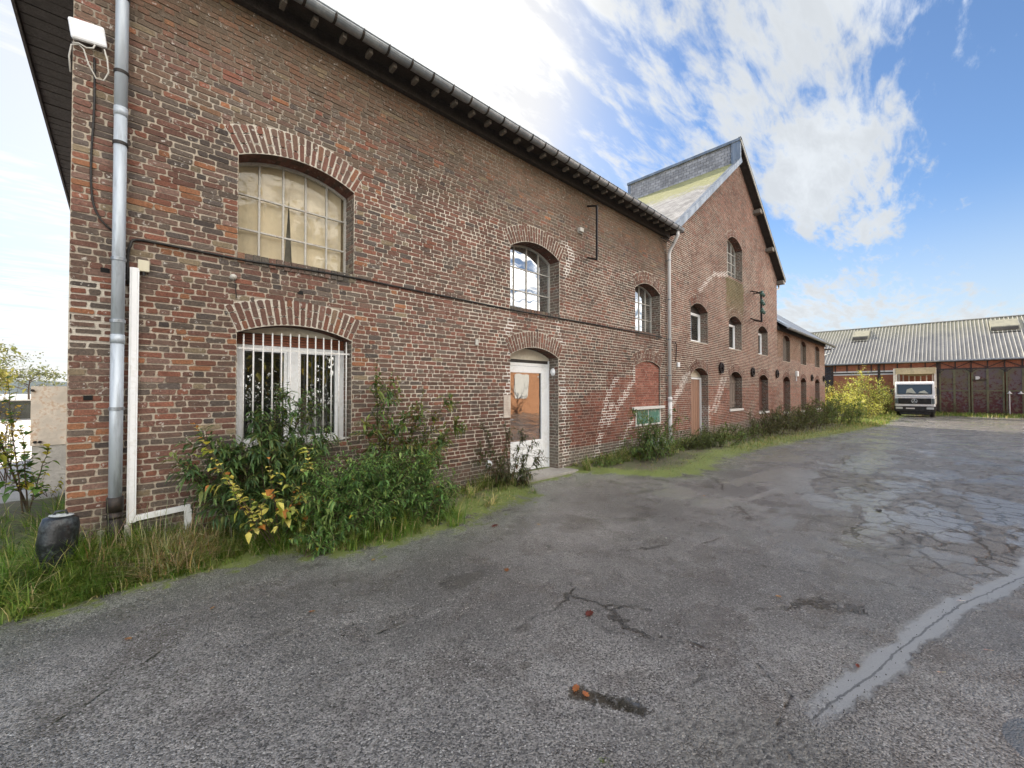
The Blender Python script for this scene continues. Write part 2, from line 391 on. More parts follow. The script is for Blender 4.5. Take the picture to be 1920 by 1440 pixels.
def pick(r, pal):
    t = r.random() * sum(p[0] for p in pal)
    for wgt, c in pal:
        t -= wgt
        if t <= 0: break
    f = r.uniform(0.90, 1.36); return tuple(v * f for v in c)
PAL_A = [(28, (.155, .075, .060)), (24, (.135, .085, .070)), (18, (.115, .092, .080)), (11, (.085, .072, .068)), (7, (.21, .080, .055)),
         (3, (.28, .115, .06)), (6, (.20, .12, .10)), (4, (.22, .17, .115)), (2, (.055, .05, .05))]
PAL_M = [(36, (.155, .080, .064)), (28, (.130, .082, .068)), (14, (.105, .078, .068)), (16, (.185, .080, .062)), (3, (.24, .10, .07)), (2, (.075, .062, .058))]
PAL_B = [(40, (.165, .080, .064)), (30, (.145, .078, .064)), (12, (.195, .085, .066)), (12, (.12, .076, .066)), (3, (.08, .062, .058))]
PAL_RED = [(36, (.215, .072, .052)), (30, (.18, .066, .05)), (12, (.26, .095, .068)), (16, (.13, .06, .05))]
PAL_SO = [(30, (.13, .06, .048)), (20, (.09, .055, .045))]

def pxw(x, y):
    r_ = pxray(x, y); k = D / r_.y; return (r_.x * k, HCAM + r_.z * k)
def seg_d(px, pz, a, b):
    ax, az = a; bx, bz = b; dx, dz = bx - ax, bz - az; L = dx * dx + dz * dz
    t = 0 if L == 0 else max(0, min(1, ((px - ax) * dx + (pz - az) * dz) / L))
    return math.hypot(px - ax - dx * t, pz - az - dz * t)
# repaired settlement cracks: runs of fresh pale pointing (traced on the wall plane)
CR = []
for pl in ([(1156, 707), (1137, 751), (1129, 796), (1119, 860)], [(1182, 722), (1156, 769), (1142, 793)], [(1149, 755), (1140, 787)],
           [(1129, 793), (1142, 793)], [(1187, 789), (1167, 829), (1151, 860)], [(1057, 690), (1058, 790), (1058, 880)],
           [(957, 600), (953, 632), (955, 665)], [(1044, 598), (1046, 618), (1052, 642)], [(955, 690), (950, 760), (945, 780)],
           [(1060, 461), (1073, 467), (1065, 500), (1057, 517)], [(1292, 699), (1258, 770)], [(1288, 699), (1254, 770)],
           [(1355, 710), (1335, 773)], [(1361, 710), (1341, 773)], [(1368, 514), (1339, 514), (1310, 546)],
           [(1329, 765), (1329, 807)], [(1182, 722), (1190, 705), (1189, 690)]):
    q = [pxw(*p) for p in pl]; CR += list(zip(q[:-1], q[1:]))
def crack(x, z):
    d = 9
    for a, b in CR:
        if min(a[0], b[0]) - .4 < x < max(a[0], b[0]) + .4: d = min(d, seg_d(x, z, a, b))
    return d

def skin(x, z, r):
    """brick colour, mortar colour, gap for a brick at (x, z) of the long facade"""
    zone = vn(x * .5, z * .8, 5) + r.uniform(-.2, .2)
    if x < 11.05:
        t = min(1, max(0, (x - 2.0) / 1.8)) if z < 4.9 else 0.35
        pal = PAL_M if r.random() < t else PAL_A
        m = mixc((.50, .44, .36), (.72, .67, .58), min(1, max(0, (x - 1.9) / 1.2)) if z < 4.6 else 0.45)
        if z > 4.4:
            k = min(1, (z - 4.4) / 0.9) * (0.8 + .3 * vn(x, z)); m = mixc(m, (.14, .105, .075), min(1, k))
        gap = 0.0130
    else:
        pal = PAL_B; m = (.60, .55, .47); gap = 0.0165
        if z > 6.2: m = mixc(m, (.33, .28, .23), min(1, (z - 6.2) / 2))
    if pal is not PAL_B and x < 3 and vn(x * 1.1, z * 1.3, 9) > .1 and r.random() < .20: c = pick(r, [(1, (.27, .115, .06)), (2, (.20, .082, .056))])
    else: c = pick(r, pal)
    # redder re-laid fields low on the wall
    red = (6.75 < x < 9.3 and .42 < z < min(1.35 + (x - 6.75) * .30, 1.62 if x < 8.2 else 1.9)) or (8.05 < x < 8.55 and z < 2.05 and z > .42)
    red = red or (x > 10.9 and .42 < z < 1.75 + .25 * vn(x, 1)) or (x > 22 and z < 1.9)
    if red and zone + (z - .42) * -.10 > -.42:
        c = pick(r, PAL_RED) if x < 22 or r.random() < .5 else pick(r, PAL_B); m = mixc(m, (.24, .13, .10), .65 if x < 9.3 else .35)
    if z < 0.42:
        k = .45 + .4 * vn(x * 2, z * 3); c = mixc(c, (.22, .20, .175), max(0, min(.8, k))); m = mixc(m, (.36, .34, .30), .7)
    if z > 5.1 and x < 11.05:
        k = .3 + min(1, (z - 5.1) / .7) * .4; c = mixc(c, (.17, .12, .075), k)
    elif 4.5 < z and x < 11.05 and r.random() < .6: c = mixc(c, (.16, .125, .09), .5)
    if 15.6 < x < 17.45 and 4.0 < z < 5.72:
        k = min(1, (z - 4.0) / 1.1) * .8; c = mixc(c, (.13, .115, .05), k); m = mixc(m, (.20, .19, .09), k)
    if x > 22.1 and z > 3.2: c = mixc(c, (.19, .12, .07), .4); m = mixc(m, (.26, .19, .13), .6)
    if x < -0.02 and 1.95 < z < 2.62: m = (.58, .54, .47); gap = 0.02
    if x > 11 and 2.1 < z < 4.0 and r.random() < .1: c = mixc(c, (.3, .16, .12), .5)
    c = mixc(c, (.155, .088, .070) if pal is not PAL_RED else c, .20)
    reg = 1 + .38 * vn(x * .45, z * .55, 21) + .22 * vn(x * 1.4, z * 1.1, 31); c = tuple(v * reg for v in c)
    gap *= 1 + .35 * vn(x * 1.2, z * 1.6, 41)
    d = crack(x, z)
    lim = .058 if x < 11 else .055 + (x - 11) * .005
    if d < lim: m = (.86, .84, .79); gap = 0.024 if x < 11 else .026
    elif d < lim * 2.2 and x < 11: m = mixc(m, (.66, .62, .54), .6)
    return c, m, gap

def lay(mb, mapf, z0, z1, outline, ops, r, skinf, near, proud=0.006, stretch=0.5):
    row = 0; z = z0
    while z < z1 - 0.012:
        h = min(CH, z1 - z); zm = z + h / 2
        iv = outline(zm); blocks = sorted(b for b in (o.blocked(zm) for o in ops) if b)
        free = []; a = iv[0]
        for b0, b1 in blocks:
            if b1 < a or b0 > iv[1]: continue
            if b0 > a: free.append((a, b0))
            a = max(a, b1)
        if a < iv[1]: free.append((a, iv[1]))
        for f0, f1 in free:
            x = f0 + (0 if row % 2 else -0.055) - r.uniform(0, .02); hd = r.random() < .5
            while x < f1 - 0.004:
                if row % 2 == 0: L = .086 if r.random() < (0.72 if f0 + f1 > 5 else .35) else .178
                else: L = .178 if r.random() < .8 else .086
                L *= r.uniform(.96, 1.04)
                a0 = max(x, f0); a1 = min(x + L + .010, f1)
                if f1 - a1 < .035: a1 = f1
                if a1 - a0 > .022:
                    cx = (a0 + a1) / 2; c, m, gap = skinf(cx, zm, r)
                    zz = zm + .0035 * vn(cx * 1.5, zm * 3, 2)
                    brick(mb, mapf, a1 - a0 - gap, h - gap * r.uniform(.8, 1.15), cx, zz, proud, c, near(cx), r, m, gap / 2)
                x = a1 if a1 == f1 else x + L + .010
        z += CH; row += 1

def arch_ring(mb, mapf, o, r, skinf, near):
    n = max(8, round(2 * o.a * (o.R + .12) / .068)); n = n if o.w < 1.2 else n
    for i in range(n):
        t0 = -o.a + 2 * o.a * i / n; t1 = -o.a + 2 * o.a * (i + 1) / n; tm = (t0 + t1) / 2
        splits = [0, o.ring] if r.random() < .0 else ([0, .10, o.ring] if i % 2 else [0, .205, o.ring])
        for q0, q1 in zip(splits[:-1], splits[1:]):
            rm = o.R + (q0 + q1) / 2
            def mp(u, v, nn, tm=tm, rm=rm):
                rr = rm + v; ang = tm + u / (o.R + .12)
                return mapf(o.xc + rr * math.sin(ang), o.zc + rr * math.cos(ang), nn + .003)
            x, z = o.xc + rm * math.sin(tm), o.zc + rm * math.cos(tm)
            c, m, gap = skinf(x, z, r)
            if x > 10.9: m = mixc(m, (.58, .53, .46), .6)
            else: m = (.64, .60, .52); c = mixc(c, (.20, .085, .065), .35)
            brick(mb, mp, (t1 - t0) * (o.R + .12) - .019, q1 - q0 - .013, 0, 0, .004, c, near(x), r, m, .010)

def facade(name, parent, z0, z1, outline, poly, ops, seed, skinf=skin, Y=D, blanks=()):
    """front wall: mortar sheet with arched holes, bricks, arch rings, brick sills, reveals"""
    r = random.Random(seed); mb = MB()
    near = lambda x: x < 13
    def mp(u, v, n): return (u, Y - n, v)
    holes = [o for o in ops]
    loops = [[Vector((x, 0, z)) for x, z in poly]] + [[Vector((x, 0, z)) for x, z in reversed(o.outline())] for o in holes]
    flat = [p for lp in loops for p in lp]
    tris = tessellate_polygon(loops)
    for t in tris:
        pts = [flat[i] for i in t]
        if (pts[1] - pts[0]).cross(pts[2] - pts[0]).y > 0: pts.reverse()
        xm = sum(p.x for p in pts) / 3
        mb.face([(p.x, Y + .002, p.z) for p in pts], (.40, .35, .29), 1)
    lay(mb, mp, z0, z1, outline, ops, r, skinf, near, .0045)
    for o in ops:
        arch_ring(mb, mp, o, r, skinf, near)
        d = o.depth
        # jambs: small brick panels turned into the opening
        for sx, side in ((o.x0, 1), (o.x1, -1)):
            def mj(u, v, n, sx=sx, side=side): return (sx + side * n, Y + (u if side > 0 else d - u), v)
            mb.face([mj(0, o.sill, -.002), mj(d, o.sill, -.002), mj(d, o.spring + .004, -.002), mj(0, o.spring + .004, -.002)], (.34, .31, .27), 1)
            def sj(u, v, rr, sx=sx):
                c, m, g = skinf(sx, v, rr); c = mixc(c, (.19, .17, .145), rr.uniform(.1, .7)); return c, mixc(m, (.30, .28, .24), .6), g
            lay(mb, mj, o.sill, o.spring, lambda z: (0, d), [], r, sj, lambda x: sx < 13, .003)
        pts = o.outline()[2:]
        for (xa, za), (xb, zb) in zip(pts[:-1], pts[1:]):
            k = max(2, int(math.hypot(xb - xa, zb - za) / .07) + 1)
            for i in range(k):
                u0, u1 = i / k, (i + 1) / k
                for q in range(2):
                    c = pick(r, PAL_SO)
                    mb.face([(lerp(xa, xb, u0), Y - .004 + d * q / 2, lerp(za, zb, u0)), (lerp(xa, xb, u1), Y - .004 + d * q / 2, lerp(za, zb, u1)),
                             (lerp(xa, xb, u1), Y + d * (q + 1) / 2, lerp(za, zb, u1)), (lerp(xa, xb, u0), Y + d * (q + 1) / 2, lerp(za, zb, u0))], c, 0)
        mb.face([(o.x0, Y - .003, o.sill), (o.x1, Y - .003, o.sill), (o.x1, Y + d, o.sill + .015), (o.x0, Y + d, o.sill + .015)], (.22, .20, .17), 1)
        if o.sillrow:
            n = int(round(o.w / .074)); st = (o.w + .02) / n
            for i in range(n):
                x = o.x0 - .01 + st * (i + .5); c = mixc(pick(r, PAL_A), (.12, .10, .085), .55)
                j = r.uniform(-.004, .004)
                mb.box(x - st / 2 + .005, x + st / 2 - .005, Y - .022 + j, Y + .10, o.sill - .098 + j, o.sill + .008 + j, c, 0)
            mb.box(o.x0 - .01, o.x1 + .01, Y - .006, Y + .10, o.sill - .102, o.sill - .002, (.40, .37, .32), 1)
    return mb.build(name, [BRICK, MORTAR], parent)


# ------------------------------------------------------------------ windows
def poly_pane(o, y, e, th, topclip=None):
    mb = MB(); p = o.outline(e, 12); mb.prism([(x, z) for x, z in p], y, y + th); return mb

def steel_window(parent, o, cols, rows, Y=D, mat=None, glass=None, hz=None, extra=None, label=None):
    """small-paned steel window with a segmental head"""
    mat = mat or STEELW; glass = glass or GLASSUP; y = Y + o.depth
    wn = part('window', parent); tag(wn, label)
    fr = MB(); ol = o.outline(.012, 14)
    for a, b in zip(ol, ol[1:] + ol[:1]): fr.bar((a[0], y, a[1]), (b[0], y, b[1]), .032, .045, (0, 1, 0))
    fr.build('frame', mat, wn)
    mu = MB()
    for i in range(1, cols):
        x = lerp(o.x0, o.x1, i / cols); mu.box(x - .010, x + .010, y - .014, y + .014, o.sill + .02, o.top(x) - .02)
    zs = hz or [lerp(o.sill, o.spring + o.rise * .6, i / rows) for i in range(1, rows)]
    for z in zs: mu.box(o.x0 + .02, o.x1 - .02, y - .0125, y + .0125, z - .009, z + .009)
    mu.build('glazing_bars', mat, wn)
    poly_pane(o, y + .004, .02, .004).build('pane', glass, wn)
    if extra: extra(wn, y)
    return wn

def pvc_casement(parent, o, z0, z1, Y=D, mull=True, glass=None, label=None):
    y = Y + o.depth; glass = glass or GLASS
    wn = part('window', parent); tag(wn, label)
    x0, x1 = o.x0 + .004, o.x1 - .004; fr = MB(); t = .075
    fr.box(x0, x0 + t, y - .03, y + .04, z0, z1); fr.box(x1 - t, x1, y - .03, y + .04, z0, z1)
    fr.box(x0 + t, x1 - t, y - .03, y + .04, z0, z0 + t); fr.box(x0 + t, x1 - t, y - .03, y + .04, z1 - t * .5, z1)
    if mull: fr.box(o.xc - .06, o.xc + .06, y - .038, y + .04, z0 + t, z1 - t * .5)
    # sash step
    for (a, b) in ([(x0 + t, o.xc - .06), (o.xc + .06, x1 - t)] if mull else [(x0 + t, x1 - t)]):
        s_ = .035
        fr.box(a, a + s_, y - .015, y + .03, z0 + t, z1 - t * .5); fr.box(b - s_, b, y - .015, y + .03, z0 + t, z1 - t * .5)
        fr.box(a + s_, b - s_, y - .015, y + .03, z0 + t, z0 + t + s_); fr.box(a + s_, b - s_, y - .015, y + .03, z1 - t * .5 - s_, z1 - t * .5)
    fr.build('frame', UPVC, wn, bevel=.004)
    g = MB(); g.box(x0 + t, x1 - t, y + .002, y + .008, z0 + t, z1 - t * .5); g.build('pane', glass, wn)
    return wn

# ================================================================== BUILDING A: long two-storey brick block
A0, A1, AT = -0.34, 11.05, 6.02
OA = [Opening(.91, 2.19, 3.10, 4.19, .16), Opening(5.01, 6.37, 3.10, 4.19, .20), Opening(9.32, 10.64, 3.10, 4.19, .20),
      Opening(.91, 2.17, .93, 2.24, .13, sillrow=False), Opening(5.01, 6.33, .02, 2.24, .17, sillrow=False), Opening(9.30, 10.62, .70, 2.22, .15, sillrow=False, depth=.06)]
bldA = thing('brick_warehouse', 'long dark red brick building with the barred window and white glazed door', 'building')
facade('front_wall', bldA, -.08, AT, lambda z: (A0, A1), [(A0, -.15), (A1, -.15), (A1, AT), (A0, AT)], OA, 11)
mb = MB()
mb.box(A0, A0 + .3, D + .004, 19, -.1, AT - .04); mb.box(A0 + .3, A1, 18.7, 19, -.1, AT - .04); mb.box(A1 - .3, A1, D + .4, 18.7, -.1, AT - .04)
mb.build('rear_wall', BRICKSH, bldA)
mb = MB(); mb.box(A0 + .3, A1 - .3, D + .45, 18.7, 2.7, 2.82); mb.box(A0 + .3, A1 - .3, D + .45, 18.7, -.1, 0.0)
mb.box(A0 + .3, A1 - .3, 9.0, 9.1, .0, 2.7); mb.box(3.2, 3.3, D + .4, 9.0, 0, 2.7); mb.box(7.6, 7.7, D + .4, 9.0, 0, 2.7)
mb.build('floor', DARKIN, bldA)

# roof, hipped at the left end
EO, EL = 4.88, -0.90                   # eaves line in front and at the left
ROOFM = plain('roof_tile', (0.075, 0.065, 0.062), 0.8, 0, 0.3, 5, (0.03, 0.03, 0.02), 0.4, 0.01)
mb = MB(); RY, RZ = 12.15, 10.4; zt = 5.97
for th in (0, ):
    fl, fr_, bl, br = (EL, EO, zt), (A1 + .2, EO, zt), (EL, 19.4, zt), (A1 + .2, 19.4, zt); ra, rb = (6.3, RY, RZ), (A1 + .2, RY, RZ)
    mb.face([fl, fr_, rb, ra]); mb.face([fl, ra, bl]); mb.face([bl, ra, rb, br]); mb.face([fr_, br, rb])
mb.build('roof', ROOFM, bldA)
mb = MB()
mb.face([(EL, EO + .02, 5.93), (EL + .0, 19.4, 5.93), (A0 + .02, 19.4, 6.0), (A0 + .02, EO + .4, 6.0)])
n = 70
for i in range(n):      # separate soffit boards along the left eaves
    y0 = EO + .05 + i * .205; mb.box(EL + .02, A0 + .03, y0, y0 + .19, 5.905 + rnd.uniform(-.004, .004), 5.925)
mb.box(EL - .015, EL + .012, EO, 19.4, 5.86, 5.965)
mb.build('left_soffit', SOFFITL, bldA)
mb = MB()
mb.face([(EL, EO + .02, 5.93), (A1, EO + .02, 5.93), (A1, D + .04, 6.05), (EL, D + .04, 6.05)])
mb.box(A0, A1, D - .09, D - .012, 5.84, 6.03)
mb.build('front_soffit', EAVEW, bldA)
# rafter tails
tm = MB(); tm.box(-.026, .026, EO + .06, EO + .19, 5.865, 5.925); t0 = tm.build('rafter_tail', TAILW, bldA, bevel=.004)
t0.location.x = EL + .18
for i in range(1, 36):
    c = t0.copy(); COL.objects.link(c); c.location.x = EL + .18 + i * .33; c.parent = bldA
# half-round gutter with brackets
def halfgutter(mb, x0, x1, y, z, r, th=.006):
    n = 10
    for k in range(n):
        a0 = math.pi + math.pi * k / n; a1 = math.pi + math.pi * (k + 1) / n
        for rr, fl in ((r, False), (r - th, True)):
            q = [(x0, y + rr * math.cos(a0), z + rr * math.sin(a0)), (x1, y + rr * math.cos(a0), z + rr * math.sin(a0)),
                 (x1, y + rr * math.cos(a1), z + rr * math.sin(a1)), (x0, y + rr * math.cos(a1), z + rr * math.sin(a1))]
            mb.face(q[::-1] if fl else q)
    mb.tube([(x0, y - r, z), (x1, y - r, z)], .011, 6)
    for x in (x0, x1): mb.face([(x, y + r * math.cos(math.pi + math.pi * k / 10), z + r * math.sin(math.pi + math.pi * k / 10)) for k in range(11)])
g = MB(); halfgutter(g, EL, A1 - .02, EO - .02, 5.975, .075); gut = g.build('gutter', ZINC, bldA, smooth=True)
b = MB(); n = 9
for k in range(n):
    a0 = math.pi * (.98 + 1.0 * k / n); a1 = math.pi * (.98 + 1.0 * (k + 1) / n); r_ = .079
    b.bar((0, EO - .02 + r_ * math.cos(a0), 5.975 + r_ * math.sin(a0)), (0, EO - .02 + r_ * math.cos(a1), 5.975 + r_ * math.sin(a1)), .028, .006)
b0 = b.build('gutter_bracket', CAST, gut); b0.location.x = EL + .02
for i in range(1, 36):
    c = b0.copy(); COL.objects.link(c); c.parent = gut; c.location.x = EL + .02 + i * .33

# near downpipe: grey zinc above a cast-iron foot
PX = -.026; PY = D - .085
p = MB(); p.tube([(PX, PY, .62), (PX, PY, 2.05)], .047, 20); p.tube([(PX, PY, 2.052), (PX, PY, 4.15)], .0465, 20); p.tube([(PX, PY, 4.155), (PX, PY, 5.95)], .047, 20)
for z in (2.05, 4.15): p.tube([(PX, PY, z - .02), (PX, PY, z + .06)], .050, 20)
pipe = p.build('downpipe', ZINCP, bldA, smooth=True)
for z in (1.33, 2.33, 3.55 - .1, 4.55, 3.42 - .6 + .02, 5.15)[:0] + (1.42, 2.22, 2.82 - .03 + .0, 3.86, 4.52, 5.22):
    q = MB(); q.tube([(PX, PY, z), (PX, PY, z + .028)], .054, 20); q.box(PX - .012, PX + .012, PY + .045, D + .01, z + .004, z + .024)
    q.build('pipe_clamp', CAST if z > 3.2 else ZINC, pipe, smooth=False)
q = MB(); q.tube([(PX, PY, -.15), (PX, PY, .60)], .052, 20); q.tube([(PX, PY, .50), (PX, PY, .63)], .060, 20); q.tube([(PX, PY, .44), (PX, PY, .47)], .058, 20)
q.build('pipe_foot', CAST, pipe, smooth=True)
q = MB(); q.box(.035, .085, D - .10, D + .0, -.1, .36); q.box(-.14, -.085, D - .03, D + .0, -.1, .33); q.build('foot_block', STONE, bldA, bevel=.01)

# windows of A
def cloth(wn, y):
    m, n, out = newmat('blind_cloth'); p = n.pos(); f = n.noise(2.2, 5, .6, p, .5).outputs[0]; h = n.noise(30, 4, .6, p).outputs[0]
    c = n.mix(n.step(f, .35, .7), (.92, .80, .64), (.80, .68, .53)); c = n.mix(n.step(h, .72, .8, 0, .4), c, (.2, .15, .1))
    pbr(n, out, c, .9, f, .02)
    o = OA[0]; c = MB()
    # two lengths of cloth hung edge to edge, parted at the bottom
    def sheet(xa, xb, parted):
        n_ = 10
        for i in range(n_):
            for j in range(n_):
                def P(u, v):
                    z = lerp(o.sill - .02, 4.36, v); l = xa; r2 = xb
                    if parted == 'r': r2 = xb - .055 * max(0, (1 - v * 1.35))
                    else: l = xa + .045 * max(0, (1 - v * 1.35))
                    return (lerp(l, r2, u), y + .05 + .008 * math.sin(u * 9 + v * 3) + .004 * vn(u * 5, v * 5), z)
                c.face([P(i / n_, j / n_), P((i + 1) / n_, j / n_), P((i + 1) / n_, (j + 1) / n_), P(i / n_, (j + 1) / n_)])
    sheet(o.x0 - .05, 1.50, 'r'); sheet(1.50, o.x1 + .05 - .10, 'l')
    c.build('blind', m, wn, smooth=True)
    c3 = MB(); c3.box(o.x0 - .1, o.x1 + .1, y + .12, y + .13, o.sill - .05, 4.4); c3.build('backing', plain('grey_backing', (.32, .30, .28), .9), wn)  # grey sheet added so the gap between the cloths comes out lighter
    c2 = MB(); c2.box(o.x1 - .20, o.x1 + .05, y + .075, y + .085, o.sill, 4.36); c2.build('board', plain('tan_board', (.42, .30, .18), .8), wn)
steel_window(bldA, OA[0], 5, 3, glass=GLASSCL, hz=[3.47, 3.87], extra=cloth, label='five-column steel window over beige cloth')
steel_window(bldA, OA[1], 4, 3, hz=[3.50, 3.93], label='four-column steel window reflecting the sky')
steel_window(bldA, OA[2], 4, 3, hz=[3.50, 3.93], label='steel window beside the downpipe')

o = OA[3]; y = D + o.depth
wn = pvc_casement(bldA, o, .93, 2.13, mull=True, glass=GLASS, label='white two-leaf window behind bars')
t = MB(); t.prism([(x, z) for x, z in Opening(o.x0, o.x1, 2.27, 2.272, .10).outline(0, 10)], y - .03, y - .01); t.build('head_panel', CREAM, wn)
t = MB()
for i in range(4): t.box(o.x0 + .01, o.x1 - .01, y - .028 + .003 * (i % 2), y + .02, 2.135 + i * .033, 2.162 + i * .033)
t.build('roller_shutter', SLATR, wn)
t = MB(); t.box(o.x0 + .002, o.x1 - .002, D + .06, y + .04, .885, .928); t.build('sill', STONE, wn)
# security bars, a thing of its own fixed in the reveal
gr = thing('window_grille', 'white security grille of upright bars in front of the ground-floor window', 'window bars')
yb = D + .06
for i in range(13):
    x = lerp(o.x0 + .075, o.x1 - .045, i / 12); q = MB(); q.tube([(x, yb, .80), (x, yb, 2.215 + .06 * math.sin(math.pi * (i + 1) / 14))], .0085, 8)
    q.build('upright_bar', WPAINT, gr, smooth=True)
for z in (2.07, .985):
    q = MB(); q.box(o.x0 - .02, o.x1 + .03, yb - .004, yb + .004, z - .010, z + .010); q.build('cross_bar', WPAINT, gr)

# white glazed door
o = OA[4]; y = D + o.depth - .02; dr = part('door', bldA); zb, zt2 = .05, 2.10
x0, x1 = o.x0 + .02, o.x1 - .02
f = MB(); f.box(x0, x0 + .07, y, y + .07, zb, zt2 + .03); f.box(x1 - .10, x1, y, y + .07, zb, zt2 + .03); f.box(x1 - .022, x1 + .012, y - .02, y, zb, zt2 + .10)
f.box(x0 + .07, x1 - .10, y, y + .07, zt2 - .03, zt2 + .03); f.build('door_frame', UPVC, dr, bevel=.004)
f = MB(); a0, a1 = x0 + .075, x1 - .105; ty = y - .012
f.box(a0, a0 + .11, ty, y + .05, zb + .01, zt2 - .035); f.box(a1 - .11, a1, ty, y + .05, zb + .01, zt2 - .035)
f.box(a0 + .11, a1 - .11, ty, y + .05, zt2 - .16, zt2 - .035); f.box(a0 + .11, a1 - .11, ty, y + .05, zb + .46, zb + .58)
f.box(a0 + .11, a1 - .11, ty + .014, y + .05, zb + .01, zb + .46); f.box(a0 + .15, a1 - .15, ty + .004, y + .05, zb + .10, zb + .40)
f.build('door_leaf', UPVC, dr, bevel=.005)
f = MB(); f.box(a0 + .11, a1 - .11, y + .01, y + .016, zb + .58, zt2 - .16); f.build('pane', GLASSDR, dr)
f = MB(); f.box(a0 + .035, a0 + .06, ty - .05, ty - .03, 1.0, 1.05); f.box(a0 + .035, a0 + .16, ty - .055, ty - .035, 1.05, 1.072); f.box(a0 + .025, a0 + .07, ty - .01, ty, .92, 1.14); f.build('handle', ZINC, dr, bevel=.003)
f = MB(); f.prism([(x, z) for x, z in Opening(o.x0 + .002, o.x1 - .01, 2.19, 2.24, .16).outline(0, 12)], y - .01, y + .01); f.build('head_panel', CREAM, dr)
f = MB(); f.box(x0, x1 - .02, y + .005, y + .06, 2.13, 2.185); f.build('gap_shade', EAVEW, dr)  # dark strip stands in for the shaded gap under the head panel
f = MB(); f.box(o.x0 - .12, o.x1 + .22, D - .34, D + .28, -.08, .045); f.build('doorstep', CONC, bldA, bevel=.015)

# bricked-up opening with a low green light under it
o = OA[5]; r = random.Random(5); mb = MB()
def mpb(u, v, n): return (u, D + .045 - n, v)
def sk(x, z, r): 
    c = pick(r, [(30, (.27, .10, .075)), (20, (.23, .085, .065)), (8, (.31, .13, .10))]); return c, (.36, .26, .21), .010
mb.face([mpb(o.x0 - .01, 1.18, -.002), mpb(o.x1 + .01, 1.18, -.002), mpb(o.x1 + .01, 2.42, -.002), mpb(o.x0 - .01, 2.42, -.002)], (.36, .26, .21), 1)
lay(mb, mpb, 1.19, 2.40, lambda z: (o.x0, o.x1) if z < o.spring else (o.xc - math.sqrt(max(.0001, o.R ** 2 - (z - o.zc) ** 2)), o.xc + math.sqrt(max(.0001, o.R ** 2 - (z - o.zc) ** 2))) if z < o.zc + o.R else (0, 0), [], r, sk, lambda x: True, .004)
mb.build('brick_infill', [BRICK, MORTAR], bldA)
wn = part('window', bldA); tag(wn, 'low green-glazed window under the bricked-up arch')
f = MB(); f.box(9.14, 10.78, D - .06, D + .05, 1.115, 1.185); f.build('stone_ledge', WPAINT, wn, bevel=.006)
f = MB(); f.box(9.32, 10.60, D + .004, D + .03, .74, 1.112); f.build('pane', plain('green_glazing', (.07, .22, .17), .15, 0, .3, 1.5, (.5, .6, .56), .35, .0005), wn)  # pale patches in the pane colour imitate a white reflection
f = MB(); f.box(9.30, 9.345, D - .01, D + .03, .70, 1.114); f.box(10.575, 10.62, D - .01, D + .03, .70, 1.114); f.box(9.345, 10.575, D - .01, D + .03, .70, .742); f.box(9.94, 9.965, D - .004, D + .03, .742, 1.112)
f.build('frame', WPAINT, wn)


# ================================================================== BUILDING B: tall gabled block
B0, B1 = 11.06, 22.10
def zl(x): return 6.16 + (x - 11.25) * .744           # underside line of the left roof slope
def zr(x): return 10.70 - (x - 16.55) * .682           # and of the right one
def outB(z):
    a = B0 if z < 6.05 else 11.25 + (z - 6.16) / .744 + .02; b = B1 if z < zr(B1) else 16.55 + (10.70 - z) / .682 - .02
    if z > 9.98: a = 16.52
    return (a, b) if b - a > .1 else (0, 0)
OB = [Opening(12.60, 13.93, 3.12, 4.14, .22, .27), Opening(15.86, 17.22, 3.12, 4.14, .22, .27), Opening(19.27, 20.62, 3.12, 4.14, .22, .27),
      Opening(12.60, 13.93, -.05, 2.10, .22, .27, False), Opening(15.86, 17.22, .92, 2.08, .22, .27, False), Opening(19.27, 20.62, .70, 2.06, .22, .27, False),
      Opening(15.72, 17.36, 5.76, 6.98, .32, .24, False)]
for q in OB[:3]: q.sillrow = False
bldB = thing('gabled_brick_building', 'tall brick building with the pointed gable and stepped mossy slate roof', 'building')
polyB = [(B0, -.6), (B1, -.6), (B1, zr(B1)), (16.56, 10.69), (16.5, 9.98), (B0, 6.02)]
facade('front_wall', bldB, -.6, 10.7, outB, polyB, OB, 21)
mb = MB()
mb.box(B0 + .02, B0 + .3, D + .004, 9.6, 2.0, 5.95); mb.box(B1 - .3, B1, D + .006, 9.6, -.7, 6.8)
mb.prism([(B0, -.7), (B1, -.7), (B1, zr(B1) - .03), (16.55, 10.6), (16.48, 9.9), (B0 + .3, 6.0)], 9.35, 9.6)
mb.build('rear_wall', BRICKSH, bldB)
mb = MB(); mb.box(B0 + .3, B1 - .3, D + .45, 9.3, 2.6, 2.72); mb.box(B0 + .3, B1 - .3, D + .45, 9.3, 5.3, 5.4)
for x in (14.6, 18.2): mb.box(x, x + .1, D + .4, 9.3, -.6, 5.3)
mb.build('floor', DARKIN, bldB)
